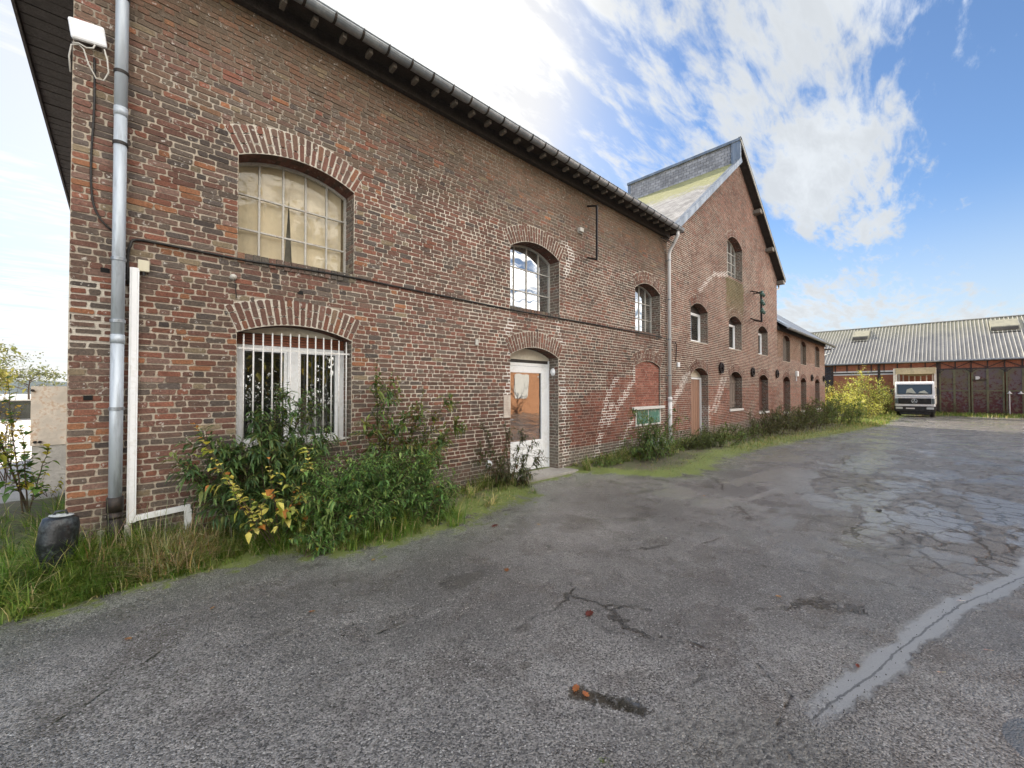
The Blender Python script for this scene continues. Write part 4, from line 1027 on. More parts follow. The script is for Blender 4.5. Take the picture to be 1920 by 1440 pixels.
for yc in (5.75, -3.7):       # raised roof vents
    q = MB(); hw = .62 if yc > 0 else .80
    for t0, t1, up in ((.66, .93, .30),):
        a0, a1 = Vector(roofpt(t0, yc - hw, 0)), Vector(roofpt(t1, yc - hw, 0)); d = Vector((-.1, 0, .38))
        pts = [roofpt(.63, 0, 0), roofpt(.66, 0, .34), roofpt(.90, 0, .10), roofpt(.90, 0, .02)]
        b = len(q.v)
        for yy in (yc - hw, yc + hw):
            for (px1, _, pz1) in pts: q.v.append((px1, yy, pz1))
        for fc in ((0, 1, 2, 3), (7, 6, 5, 4), (0, 4, 5, 1), (1, 5, 6, 2), (2, 6, 7, 3), (3, 7, 4, 0)): q.f.append(tuple(b + i for i in fc)); q.c.append(None); q.mi.append(0)
    vt = q.build('roof_vent', plain('vent_sheet', (.27, .26, .20), .7, 0, .25, 3, (.2, .19, .12), .5, .003), barn)
    q = MB(); A_, B_ = Vector(roofpt(.628, 0, .10)), Vector(roofpt(.655, 0, .27)); q.face([(A_.x - .03, yc - hw + .06, A_.z), (A_.x - .03, yc + hw - .06, A_.z), (B_.x - .03, yc + hw - .06, B_.z), (B_.x - .03, yc - hw + .06, B_.z)])
    q.box(HX + 3.95, HX + 4.25, yc - hw, yc + hw, 6.50, 6.56); q.build('vent_opening', DARKIN, vt)
# rusty sliding doors
m, n, out = newmat('rusty_door'); p = n.pos(); x, y, z = n.sep(p)
f = n.noise(1.1, 6, .65, p, .4).outputs[0]; g = n.noise(4.5, 6, .68, p).outputs[0]
k = n.math('ADD', f, n.math('MULTIPLY', g, .35))
c = n.mix(n.step(k, .55, .78), (.120, .095, .105), (.125, .11, .065)); c = n.mix(n.step(n.math('SUBTRACT', n.math('ADD', g, .10), n.math('MULTIPLY', z, .05)), .5, .60, 0, .9), c, (.085, .018, .024))
pbr(n, out, c, .7, g, .006, .1); RUST = m
OLIVE = plain('olive_rail', (.15, .155, .09), .7, .1, .35, 3, (.10, .05, .03), .5, .002)
yR = .22; bay = 1.80; bi = 0
while yR > HY0 + 1:
    yL = yR - bay + .05; dr = part('door', barn); q = MB()
    q.box(HX - .02, HX + .03, yL + .02, yR - .02, -.5, 3.33); q.build('door_leaf', RUST, dr)
    q = MB(); yc = (yL + yR) / 2
    for yy, w_ in ((yL + .06, .10), (yc, .13), (yR - .06, .10)): q.box(HX - .05, HX - .022, yy - w_ / 2, yy + w_ / 2, -.45, 3.3)
    q.box(HX - .045, HX - .022, yL + .11, yc - .065, 1.52, 1.62); q.box(HX - .045, HX - .022, yc + .065, yR - .11, 1.52, 1.62)
    # curved corners at the head of the outer panels
    for sgn, ye in ((1, yL + .11), (-1, yR - .11)):
        for i in range(6):
            t0, t1 = i / 6 * math.pi / 2, (i + 1) / 6 * math.pi / 2; rr = .35
            q.face([(HX - .046, ye, 3.24), (HX - .046, ye + sgn * rr * (1 - math.sin(t0)), 3.24 - rr * (1 - math.cos(t0))), (HX - .046, ye + sgn * rr * (1 - math.sin(t1)), 3.24 - rr * (1 - math.cos(t1)))])
    q.build('door_rail', OLIVE, dr)
    q = MB(); q.box(HX - .10, HX - .02, yR - .10, yR + .06, 3.05, 3.32); q.bar((HX - .06, yR - .3, 3.32), (HX - .06, yR - .03, 3.08), .05); q.bar((HX - .06, yR + .26, 3.32), (HX - .06, yR - .03, 3.08), .05)
    q.build('door_bracket', FR, dr)
    if bi == 1:
        q = MB(); q.bar((HX - .06, yL + .9, 2.43), (HX - .06, yL + 1.7, 2.45), .05, .05, (1, 0, 0)); q.build('bolt_bar', IRON, dr)
    yR -= bay; bi += 1
# white D-shaped board and white hooked post at the doors
y0, z0 = pxray(1827, 700), None
def onX(x, y, X=HX):
    r_ = pxray(x, y); k = X / r_.x; return (r_.y * k, HCAM + r_.z * k)
q = MB(); ya, za = onX(1829, 708.5, HX - .07); yb_, _ = onX(1838, 708, HX - .07); rr = .13
pts = [(ya, za - rr), (ya, za + rr)] + [((yb_ + ya) / 2 - .10 - rr * math.sin(math.pi * i / 8) * .9 + .10, za + rr * math.cos(math.pi * i / 8)) for i in range(9)]
b = len(q.v)
for xx in (HX - .09, HX - .07):
    for (yy, zz) in pts: q.v.append((xx, yy, zz))
n_ = len(pts); q.f.append(tuple(range(b, b + n_))); q.f.append(tuple(reversed(range(b + n_, b + 2 * n_))))
for i in range(n_): q.f.append((b + i, b + (i + 1) % n_, b + n_ + (i + 1) % n_, b + n_ + i))
q.c += [None] * (n_ + 2); q.mi += [0] * (n_ + 2)
tag(q.build('door_plate', WPAINT), 'small white D-shaped plate high on the rusty barn doors', 'plate')
ya, za = onX(1893, 740, HX - .25); q = MB(); q.tube([(HX - .25, ya, -.35), (HX - .25, ya, 1.35)], .03, 8)
pt = q.build('road_post', WPAINT); tag(pt, 'thin white post with a small lamp-like cap before the rusty barn doors', 'post')
q = MB(); q.lathe([(.02, .22), (.05, .16), (.06, .10), (.14, .03), (.13, .0), (.01, .0)], 12, Matrix.Translation((HX - .25, ya + .0, 1.34))); q.build('post_cap', WPAINT, pt, smooth=True)
ya, za = onX(1914, 740, HX - .10); q = MB(); q.lathe([(.02, .20), (.05, .15), (.05, .10), (.16, .03), (.15, .0), (.01, .0)], 12, Matrix.Translation((HX - .2, ya, 1.33))); q.box(HX - .2, HX - .02, ya - .02, ya + .02, 1.40, 1.44)
tag(q.build('door_lamp', WPAINT, smooth=False), 'white hooded lamp fixed to the barn door at the right edge', 'lamp')

# ================================================================== TRUCK (front towards -x)
TX, TYc, TZ = 44.6, 1.54, -.47
tk = thing('lorry', 'old white flatbed lorry with a timber and canvas canopy parked facing the yard', 'lorry', (TX, TYc, TZ))
TW = plain('truck_white', (.84, .85, .84), .4, 0, .1, 3, (.36, .34, .28), .35, .001)
TBK = plain('truck_black', (.016, .016, .017), .5, 0, .3, 6, (.08, .07, .06), .4, .002)
hw = 1.12
def rb(q, x0, x1, y0, y1, z0, z1, **k): q.box(x0, x1, y0, y1, z0, z1, **k)
q = MB()  # cab shell: profile extruded across
prof = [(.02, .78), (.02, 1.52), (.10, 1.66), (.24, 2.62), (.40, 2.76), (1.72, 2.78), (1.78, 2.70), (1.78, .78)]
n_ = len(prof)
for s_ in (0, ):
    b = 0
    sec = [(-hw, 0), (-hw + .07, 1), (hw - .07, 1), (hw, 0)]
    for yy, _ in ((-hw + .0, 0), (hw - .0, 0)):
        for i, (x, z) in enumerate(prof): q.v.append((x, yy * (.965 if z > 2.6 else 1.0), z))
    q.f.append(tuple(range(n_))); q.f.append(tuple(reversed(range(n_, 2 * n_))))
    for i in range(n_): q.f.append((i, n_ + i, n_ + (i + 1) % n_, (i + 1) % n_))
    q.c += [None] * (n_ + 2); q.mi += [0] * (n_ + 2)
q.build('cab', TW, tk, bevel=.05)
def frontx(z): return lerp(.10, .24, (z - 1.66) / .96)
q = MB(); e = .006
def fq(q, y0, y1, z0, z1, off): 
    q.face([(frontx(z0) - off, y0, z0), (frontx(z0) - off, y1, z0), (frontx(z1) - off, y1, z1), (frontx(z1) - off, y0, z1)][::-1])
fq(q, -.93, .93, 1.80, 2.50, .012)
wsm, n, out = newmat('windscreen'); pbr(n, out, (.055, .07, .075), .08, spec=.8); q.build('windscreen', wsm, tk)
q = MB(); t = .05
for (a, b_) in (((-.95, 1.78), (.95, 1.78)), ((-.95, 2.52), (.95, 2.52)), ((-.95, 1.78), (-.95, 2.52)), ((.95, 1.78), (.95, 2.52))):
    q.bar((frontx(a[1]) - .012, a[0], a[1]), (frontx(b_[1]) - .012, b_[0], b_[1]), .045, .03)
q.build('windscreen_seal', TBK, tk)
q = MB()      # papers and cloth on the dash seen through the glass
for (pts) in ([(-.10, 1.84), (.48, 1.84), (.42, 2.15), (.15, 2.26)], [(-.78, 1.84), (-.18, 1.84), (-.30, 1.98), (-.55, 2.08)]):
    q.face([(frontx(z) - .018, y, z) for y, z in pts])
q.build('dashboard_papers', plain('paper', (.50, .52, .44), .6, 0, .2, 9), tk)
for a, b_ in (((-.05, 1.80), (.40, 1.90)), ((-.70, 1.80), (-.20, 1.88))):
    q = MB(); q.bar((frontx(a[1]) - .035, a[0], a[1]), (frontx(b_[1]) - .03, b_[0], b_[1]), .025); q.build('wiper', TBK, tk)
q = MB(); q.box(-.0, .03, -1.02, 1.02, 1.565, 1.60); q.build('front_seam', plain('seam_blue', (.10, .13, .18), .5), tk)
q = MB(); q.box(-.03, .03, -.92, .92, 1.02, 1.46)
for k in range(5): q.box(-.045, -.03, -.90, .90, 1.06 + k * .08, 1.085 + k * .08)
gr2 = q.build('grille', TBK, tk)
q = MB()      # ring emblem with three spokes
n_ = 28
for i in range(n_):
    a0, a1 = 2 * math.pi * i / n_, 2 * math.pi * (i + 1) / n_; q.bar((-.06, .155 * math.cos(a0), 1.25 + .155 * math.sin(a0)), (-.06, .155 * math.cos(a1), 1.25 + .155 * math.sin(a1)), .028, .028)
for a in (90, 210, 330): q.bar((-.06, 0, 1.25), (-.06, .15 * math.cos(R(a)), 1.25 + .15 * math.sin(R(a))), .035, .03)
q.build('emblem', plain('chrome', (.75, .76, .77), .25, .6, .05), gr2)
q = MB(); q.box(-.02, .03, -1.06, 1.06, .86, .98); q.build('cab_apron', TW, tk)
q = MB(); q.box(-.12, .16, -hw - .02, hw + .02, .42, .84); q.box(-.06, .16, -.85, .85, .20, .42); bm_ = q.build('bumper', TBK, tk, bevel=.03)
for s_ in (-1, 1):
    q = MB(); q.box(-.14, -.10, s_ * .86 - .20, s_ * .86 + .20, .62, .78); q.build('headlight', plain('lamp_glass', (.55, .57, .55), .2, .1, .1), tk, bevel=.01)
    q = MB(); q.box(-.03, .02, s_ * 1.02 - .08, s_ * 1.02 + .08, 1.04, 1.44); q.build('indicator', plain('indicator_dark', (.12, .15, .15), .3), tk)
q = MB(); q.box(-.145, -.12, -.02, .48, .63, .72); q.build('number_plate', WPAINT, tk)
q = MB(); q.box(.2, 1.75, -.55, .55, .35, .78); q.box(1.7, 5.1, -.45, -.3, .55, .80); q.box(1.7, 5.1, .3, .45, .55, .80); q.build('chassis', TBK, tk)
for s_ in (-1, 1):       # doors, side windows, mirrors, steps
    q = MB(); q.box(.42, 1.45, s_ * (hw + .004), s_ * (hw + .012), .85, 2.5); dd = q.build('cab_door', TW, tk)
    q = MB(); q.box(.50, 1.35, s_ * (hw + .012), s_ * (hw + .018), 1.78, 2.42); q.build('side_window', wsm, dd)
    q = MB(); q.box(.52, .66, s_ * (hw + .012), s_ * (hw + .045), 1.45, 1.49); q.build('handle', TBK, dd)
    q = MB(); q.box(.10, .18, s_ * (hw + .16) - .09, s_ * (hw + .16) + .09, 1.75, 2.15); q.bar((.2, s_ * hw, 2.3), (.14, s_ * (hw + .16), 2.15), .03); q.bar((.2, s_ * hw, 1.6), (.14, s_ * (hw + .16), 1.75), .03); q.build('mirror', TBK, tk)
    q = MB(); q.box(.3, 1.6, s_ * (hw - .08), s_ * (hw + .06), .55, .84); q.build('mudguard', TBK, tk, bevel=.03)
    for xx in (.95, 4.2):
        wh = part('wheel', tk); q = MB(); Mx = Matrix.Translation((xx, s_ * .93, .45)) @ Matrix.Rotation(math.pi / 2, 4, 'X')
        q.lathe([(.20, -.13), (.42, -.13), (.455, -.09), (.455, .09), (.42, .13), (.20, .13)], 28, Mx); q.build('tyre', TBK, wh, smooth=False)
        q = MB(); q.lathe([(.01, -.05), (.12, -.08), (.16, -.03), (.27, -.06), (.29, .0), (.27, .06), (.16, .03), (.12, .08), (.01, .05)], 20, Mx); q.build('rim', plain('rim_grey', (.3, .3, .3), .5, .3), wh)
q = MB(); q.box(1.85, 5.1, -1.16, 1.16, .86, .98); q.build('flatbed', OLDWOOD, tk)
WD = plain('pale_timber', (.50, .42, .26), .75, 0, .25, 6, (.25, .2, .12), .4, .003)
WD2 = plain('white_post', (.62, .58, .50), .7, 0, .2, 6, (.3, .25, .2), .4, .003)
rk = part('canopy_frame', tk)
for xx in (1.9, 5.05):
    for s_ in (-1, 1): q = MB(); q.box(xx - .05, xx + .05, s_ * 1.12 - .06, s_ * 1.12 + .06, .98, 3.86); q.build('post', WD2, rk)
q = MB(); q.box(1.84, 1.90, 1.19, 1.30, 2.5, 3.88); q.build('post', WD2, rk)
q = MB(); q.box(1.84, 5.1, -1.18, 1.18, 3.80, 3.90)
for i in range(5): q.box(1.80 + .0, 1.86, -1.15, 1.15, 3.40 + i * .085, 3.475 + i * .085)
q.build('canopy_roof', WD, tk)
# canvas sagging between the bows
q = MB(); n_ = 10
for i in range(n_):
    for j in range(n_):
        def P(u, v): return (lerp(1.9, 5.1, u), lerp(-1.1, 1.1, v), 3.72 - .30 * math.sin(math.pi * v) * (.4 + .3 * math.sin(u * 7)) - .25 * u)
        q.face([P(i / n_, j / n_), P((i + 1) / n_, j / n_), P((i + 1) / n_, (j + 1) / n_), P(i / n_, (j + 1) / n_)])
q.build('canvas', plain('canvas', (.44, .38, .22), .9, 0, .2, 3, (.3, .24, .12), .4, .01), tk, smooth=True)
for k in range(6): q = MB(); yy = -.95 + k * .36; q.box(5.06, 5.10, yy - .04, yy + .04, .98, 3.45); q.build('tail_slat', WD2, tk)
for ch in tk.children: pass

# ================================================================== THINGS FIXED TO THE WALLS
def onwall(x, y, d=D):
    r_ = pxray(x, y); k = d / r_.y; return Vector((r_.x * k, d, HCAM + r_.z * k))
# white antenna box near the top left
mb = MB(); M = Matrix.Translation((-.245, D - .07, 4.79)) @ Matrix.Rotation(R(-8), 4, 'Y') @ Matrix.Rotation(R(8), 4, 'X')
mb.box(-.115, .115, -.022, .022, -.085, .085, M=M); ab = mb.build('antenna_box', UPVC, bevel=.018); tag(ab, 'flat white antenna box high on the brick corner left of the grey downpipe', 'antenna')
q = MB(); q.box(-.03, .03, .02, .07, -.03, .03, M=M); q.build('mount', IRON, ab)
q = MB(); q.tube([(-.14, D - .07, 4.70), (-.12, D - .10, 4.60), (-.11, D - .08, 4.50), (-.14, D - .06, 4.42), (-.19, D - .05, 4.42), (-.24, D - .06, 4.52), (-.27, D - .07, 4.63), (-.30, D - .06, 4.66), (-.345, D - .05, 4.64), (-.36, D - .02, 4.55), (-.352, D + .0, 4.42)], .0065, 6); q.build('cable_loop', WCABLE, ab, smooth=True)
q = MB(); q.tube([(-.20, D - .07, 4.71), (-.21, D - .10, 4.655), (-.25, D - .09, 4.64), (-.30, D - .07, 4.665), (-.34, D - .05, 4.66)], .0065, 6); q.build('cable_loop', WCABLE, ab, smooth=True)
def cable(name, pts, r, mat, label, cat='cable', n=6):
    q = MB(); P2 = []
    for i in range(len(pts) - 1):     # Catmull-Rom through the points
        p0 = Vector(pts[max(i - 1, 0)]); p1 = Vector(pts[i]); p2 = Vector(pts[i + 1]); p3 = Vector(pts[min(i + 2, len(pts) - 1)])
        for k in range(4):
            t = k / 4; P2.append(.5 * ((2 * p1) + (p2 - p0) * t + (2 * p0 - 5 * p1 + 4 * p2 - p3) * t * t + (3 * p1 - p0 - 3 * p2 + p3) * t ** 3))
    P2.append(Vector(pts[-1])); q.tube(P2, r, n); o = q.build(name, mat, smooth=True); tag(o, label, cat); return o
cable('wall_cable', [(-.205, D - .012, 4.62), (-.20, D - .014, 4.2), (-.215, D - .014, 3.7), (-.205, D - .014, 3.35), (-.16, D - .02, 3.18), (-.08, D - .02, 3.08)], .009, CABLEM, 'black cable running down the brick corner from the antenna box')
pts = [(.04, D - .02, 2.60), (.035, D - .02, 2.85), (.05, D - .03, 2.96), (.10, D - .02, 3.035)]
for x_px in (330, 400, 470, 560, 663, 760, 860, 960, 1050, 1150, 1240):
    v = onwall(x_px, {330: 463, 400: 477, 470: 490, 560: 503, 663: 521, 760: 541, 860: 561, 960: 581, 1050: 597, 1150: 615, 1240: 632}[x_px]); pts.append((v.x, D - .026, v.z - .005 + .008 * vn(v.x, 3)))
cable('facade_cable', pts, .013, CABLEM, 'long black cable sagging across the brick front between the two window rows')
# white cable trunking: long upright, short low run and stub
tr = thing('cable_trunking', 'white plastic cable trunking running down the bricks beside the grey downpipe and stepping right', 'trunking', (.085, D, .3))
q = MB(); q.box(.05, .118, D - .05, D - .009, .36, 2.76); q.box(.064, .104, D - .056, D - .05, .36, 2.76); a = q.build('upright_run', UPVC, tr, bevel=.003)
q = MB(); q.bar((.118, D - .03, .395), (.525, D - .03, .425), .042, .052, (0, 0, 1)); b = q.build('low_run', UPVC, tr, bevel=.003)
q = MB(); q.box(.475, .535, D - .05, D - .009, .02, .40); c = q.build('stub', UPVC, tr, bevel=.003); local(tr, a, b, c)
# junction box
q = MB(); q.box(.105, .19, D - .05, D - .008, 2.735, 2.845); jb = q.build('junction_box', BEIGEP, bevel=.008); tag(jb, 'small beige junction box on the bricks right of the white trunking', 'junction box')
q = MB(); q.tube([(.15, D - .03, 2.735), (.15, D - .03, 2.70)], .012, 8); q.build('gland', CABLEM, jb)
v = onwall(437, 520); q = MB(); q.lathe([(.001, .05), (.02, .045), (.032, .02), (.034, 0)], 12, Matrix.Translation((v.x, D - .01, v.z)) @ Matrix.Rotation(math.pi / 2, 4, 'X')); s1 = q.build('wall_sensor', WCABLE, smooth=True); tag(s1, 'tiny round white fitting with a hanging wire above the barred window arch', 'sensor')
q = MB(); q.tube([(v.x + .01, D - .02, v.z - .02), (v.x + .02, D - .02, v.z - .12), (v.x + .03, D - .012, v.z - .22)], .004, 5); q.build('wire', CABLEM, s1)
# putlog holes
for (x, y, lb) in ((563, 549, 'small square dark hole in the bricks above the barred window'), (165, 746, 'square dark hole in the brick corner left of the downpipe'), (197, 507, 'dark missing-brick hole tucked beside the downpipe')):
    v = onwall(x, y); q = MB(); q.box(v.x - .03, v.x + .03, D - .0085, D - .004, v.z - .022, v.z + .022); tag(q.build('wall_hole', plain('hole_black', (.006, .006, .006), 1)), lb, 'hole')
# iron hanger on the wall between the upper windows
a_, b_ = onwall(1119, 386, D - .30), onwall(1119, 487, D - .30)
q = MB(); q.bar((7.33, D + .02, 5.62), (a_.x, a_.y, a_.z), .034); q.bar(tuple(a_), tuple(b_), .034, .034, (0, 1, 0)); q.bar((7.33, D + .02, 4.50), tuple(b_), .034)
tag(q.build('wall_bracket', IRON), 'black iron hanger bracket standing off the wall between the upper windows', 'bracket')
v = onwall(1086, 432); q = MB(); q.box(v.x - .06, v.x + .06, D - .08, D, v.z - .05, v.z + .04); q.box(v.x - .05, v.x + .10, D - .03, D, v.z - .07, v.z - .05); tag(q.build('wall_fitting', WCABLE, bevel=.01), 'small pale fitting on the bricks left of the black iron hanger', 'fitting')
v = onwall(893, 642); q = MB(); q.box(v.x - .03, v.x + .03, D - .03, D, v.z - .05, v.z + .05); tag(q.build('wall_hook', WCABLE, bevel=.008), 'small white hook plate on the bricks left of the glazed door arch', 'hook')
# enamel notice beside the door
a_, b_ = onwall(944, 751), onwall(957, 783)
m, n, out = newmat('notice_face'); p = n.pos(); x, y, z = n.sep(p)
rows = n.math('MULTIPLY', n.math('LESS_THAN', n.math('FRACT', n.math('MULTIPLY', z, 34.0)), .38), n.step(n.noise(60, 2, .5, n.vmath('MULTIPLY', p, (1, 1, .3))).outputs[0], .42, .5))
c = n.mix(n.step(n.noise(9, 3, .6, p).outputs[0], .4, .6), (.60, .54, .47), (.50, .42, .36)); c = n.mix(n.math('MULTIPLY', rows, .35), c, (.22, .16, .14))
pbr(n, out, c, .5); q = MB(); q.box(4.84, 5.0, D - .018, D - .006, 1.12, 1.52)
nt = q.build('notice_board', m); tag(nt, 'small faded cream notice with lines of text on the bricks left of the glazed door', 'notice')
q = MB(); v = onwall(1037, 686, D + .14); q.lathe([(.001, .05), (.04, .042), (.055, .02), (.058, 0)], 14, Matrix.Translation((6.322, D + .13, 1.97)) @ Matrix.Rotation(-math.pi / 2, 4, 'Y') @ Matrix.Scale(1.35, 4, (1, 0, 0)))
tag(q.build('bulkhead_lamp', UPVC, smooth=True), 'oval white bulkhead lamp on the brick reveal right of the glazed door', 'lamp')
v = onwall(915, 870); q = MB(); q.lathe([(.02, .05), (.05, .045), (.062, .02), (.064, 0)], 14, Matrix.Translation((v.x, D - .01, v.z)) @ Matrix.Rotation(math.pi / 2, 4, 'X')); tag(q.build('wall_vent', UPVC, smooth=True), 'round white vent cap low on the bricks left of the glazed door', 'vent')
# meter box by the second downpipe
q = MB(); q.box(9.98, 10.62, D - .17, D - .01, -.02, .33); mbx = q.build('meter_box', UPVC, bevel=.01); tag(mbx, 'low white meter box at the foot of the wall left of the thin white downpipe', 'meter box')
q = MB(); q.box(10.02, 10.58, D - .178, D - .17, .03, .29); q.build('lid', UPVC, mbx)
# B: conduit and white box
cable('wall_cable', [tuple(onwall(1261, 641, D - .02)), tuple(onwall(1267, 643, D - .05)), tuple(onwall(1268.5, 655, D - .03)), tuple(onwall(1267, 678, D - .02))], .012, IRON, 'short dark bent conduit just right of the thin white downpipe')
v = onwall(1270.5, 684); q = MB(); q.box(v.x - .07, v.x + .06, D - .05, D, v.z - .07, v.z + .07); tag(q.build('junction_box', UPVC, bevel=.01), 'small white box under the dark conduit right of the thin downpipe', 'junction box')
# cast-iron wall anchors
ANC = None
for i, (x, y, lb) in enumerate(((1350.5, 690, 'between the brown door and the first shuttered window'), (1409.5, 697.5, 'between the first and second shuttered windows'), (1455.5, 701, 'where the gabled block meets the low wing'), (1521, 708.5, 'between the last two lower openings of the low wing'), (1543, 710, 'at the far corner of the low wing'))):
    v = onwall(x, y)
    if ANC is None:
        q = MB(); n_ = 20
        for k in range(n_):
            a0, a1 = 2 * math.pi * k / n_, 2 * math.pi * (k + 1) / n_; q.bar((.165 * math.cos(a0), -.05, .165 * math.sin(a0)), (.165 * math.cos(a1), -.05, .165 * math.sin(a1)), .05, .05, (0, 1, 0))
        for k in range(4): a0 = math.pi / 4 * k; q.bar((.155 * math.cos(a0), -.05, .155 * math.sin(a0)), (-.155 * math.cos(a0), -.05, -.155 * math.sin(a0)), .035 - k * .003, .03 - k * .002, (0, 1, 0))
        q.tube([(0, .0, 0), (0, -.12, 0)], .05, 10); ANC = q.build('wall_anchor', IRON); o_ = ANC
    else: o_ = ANC.copy(); COL.objects.link(o_)
    o_.location = (v.x, D, v.z); tag(o_, 'round black iron wall anchor ' + lb, 'wall anchor', 'round iron wall anchors along the facade')
v = onwall(1492, 704); q = MB(); q.box(v.x - .15, v.x + .12, D - .12, D, v.z - .05, v.z + .22); q.box(v.x - .03, v.x + .03, D - .05, D, v.z - .3, v.z - .05); tag(q.build('outdoor_lamp', UPVC, bevel=.02), 'white outdoor lamp between the shuttered openings of the low wing', 'lamp')
# iron arm with three green glass insulators
ib = thing('insulator_bracket', 'iron arm bracket carrying three green insulators on the gabled brick wall', 'bracket', (18.9, D, 5.0))
P0 = onwall(1427, 549, D - .55); P1 = onwall(1428, 603, D - .55)
q = MB(); q.bar(tuple(P0), tuple(P1), .06, .06, (0, 1, 0))
for z, Pq in ((5.62, P0), (4.52, P1)):
    q.bar((18.32, D + .01, z - .02), tuple(Pq), .045, .04); q.bar((18.75, D + .01, z - .06), tuple(Pq), .04, .04)
q_ = q.build('arm', IRON, ib); kids = [q_]
GREENG = plain('green_glass', (.035, .09, .075), .3, 0, .3, 8, (.2, .3, .26), .4, .002)
for k, f_ in enumerate((.04, .34, .64)):
    c0 = P0.lerp(P1, f_); q = MB(); prf = [(.02, .16), (.07, .15), (.10, .09), (.06, .05), (.13, .02), (.12, -.04), (.05, -.06), (.09, -.09), (.02, -.12)]
    q.lathe(prf, 12, Matrix.Translation((c0.x - .02, c0.y - .03, c0.z)) @ Matrix.Scale(.68, 4)); q.lathe(prf, 12, Matrix.Translation((c0.x + .16, c0.y - .05, c0.z - .05)) @ Matrix.Rotation(.4, 4, 'Y') @ Matrix.Scale(.45, 4)); kids.append(q.build('insulator', GREENG, ib, smooth=True))
local(ib, *kids)

# ================================================================== THINGS AT THE LEFT END
# leaning black plastic drum
q = MB(); Mx = Matrix.Translation((-.40, D - .22, -.06)) @ Matrix.Rotation(R(-5), 4, 'Y') @ Matrix.Rotation(R(6), 4, 'X') @ Matrix.Scale(.72, 4, (0, 1, 0))
Mx = Matrix.Translation((-.395, D - .30, -.04)) @ Matrix.Rotation(R(5), 4, 'Y') @ Matrix.Scale(.7, 4, (0, 1, 0)) @ Matrix.Scale(1.30, 4, (0, 0, 1)) @ Matrix.Scale(.74, 4, (1, 0, 0))
q.lathe([(.01, 0), (.15, .0), (.160, .02), (.156, .10), (.162, .11), (.156, .13), (.158, .30), (.164, .31), (.158, .33), (.157, .41), (.140, .46), (.09, .475), (.07, .468), (.01, .465)], 26, Mx)
dm = q.build('plastic_drum', BLACKP, smooth=True); tag(dm, 'scuffed black plastic drum standing in the grass against the brick corner', 'drum')
q = MB(); q.tube([Mx @ Vector((-.06, 0, .47)), Mx @ Vector((-.045, 0, .50)), Mx @ Vector((.03, 0, .505)), Mx @ Vector((.05, 0, .47))], .010, 8); q.build('handle', BLACKP, dm, smooth=True)
q = MB(); q.lathe([(.05, .455), (.10, .478), (.02, .486)], 18, Mx); q.build('lid', plain('lid_white', (.5, .54, .54), .5), dm)
# concrete gatepost panel behind the corner
q = MB(); q.box(-1.00, -.60, 9.7, 9.83, .74, 1.665); a = q
gp = q.build('gatepost', plain('stained_slab', (.72, .64, .54), .85, 0, .2, 4, (.50, .28, .13), .6, .006)); tag(gp, 'upright rust-stained pale slab standing just behind the brick corner', 'gatepost')
q = MB(); q.box(-.985, -.60, 9.72, 9.85, -.05, .735); q.build('base_block', plain('pale_block', (.50, .48, .44), .9, 0, .25, 3, (.2, .19, .16), .5, .01), gp)
for (x, z) in ((-.95, .80), (-.90, .80), (-.985, 1.60)): q = MB(); q.tube([(x, 9.705, z), (x, 9.66, z)], .02, 8); q.build('bolt', IRON, gp)
q = MB(); q.box(-9, -.9, 36, 36.4, -.1, 1.0); wl = q.build('boundary_wall', plain('dark_wall', (.055, .055, .045), .9, 0, .4, 1.2, (.03, .04, .02), .6, .02)); tag(wl, 'long low dark wall across the far side of the pale yard', 'wall')
q = MB()
for i in range(22): q.box(-9 + i * .38, -8.66 + i * .38, 35.9, 36.5, 1.003, 1.06 + .02 * (i % 3))
q.build('coping', STONE, wl)


# ================================================================== PLANTS
def leaf(mb, base, d, up, L, W, col, droop=0.25, segs=3, tip=0.0):
    """one folded leaf starting at base along d"""
    d = d.normalized(); s = d.cross(up)
    if s.length < 1e-3: s = Vector((1, 0, 0))
    s.normalize(); u = s.cross(d).normalized()
    prof = {2: (0, 1, 0), 3: (.25, 1, .62, 0)}[segs]
    b = len(mb.v); n = len(prof)
    for i, w_ in enumerate(prof):
        t = i / (n - 1); c = base + d * (L * t) - Vector((0, 0, 1)) * (droop * L * t * t)
        wv = s * (W * .5 * w_); lift = u * (W * .18 * w_)
        if i == n - 1: mb.v.append(tuple(c))
        else: mb.v += [tuple(c - wv + lift), tuple(c), tuple(c + wv + lift)]
    for i in range(n - 2):
        a = b + 3 * i
        mb.f += [(a, a + 1, a + 4, a + 3), (a + 1, a + 2, a + 5, a + 4)]; mb.c += [col, col]; mb.mi += [0, 0]
    a = b + 3 * (n - 2); mb.f += [(a, a + 1, a + 3), (a + 1, a + 2, a + 3)]; mb.c += [col, col]; mb.mi += [0, 0]

def rv(r, s=1.0):
    return Vector((r.gauss(0, 1), r.gauss(0, 1), r.gauss(0, 1))).normalized() * s

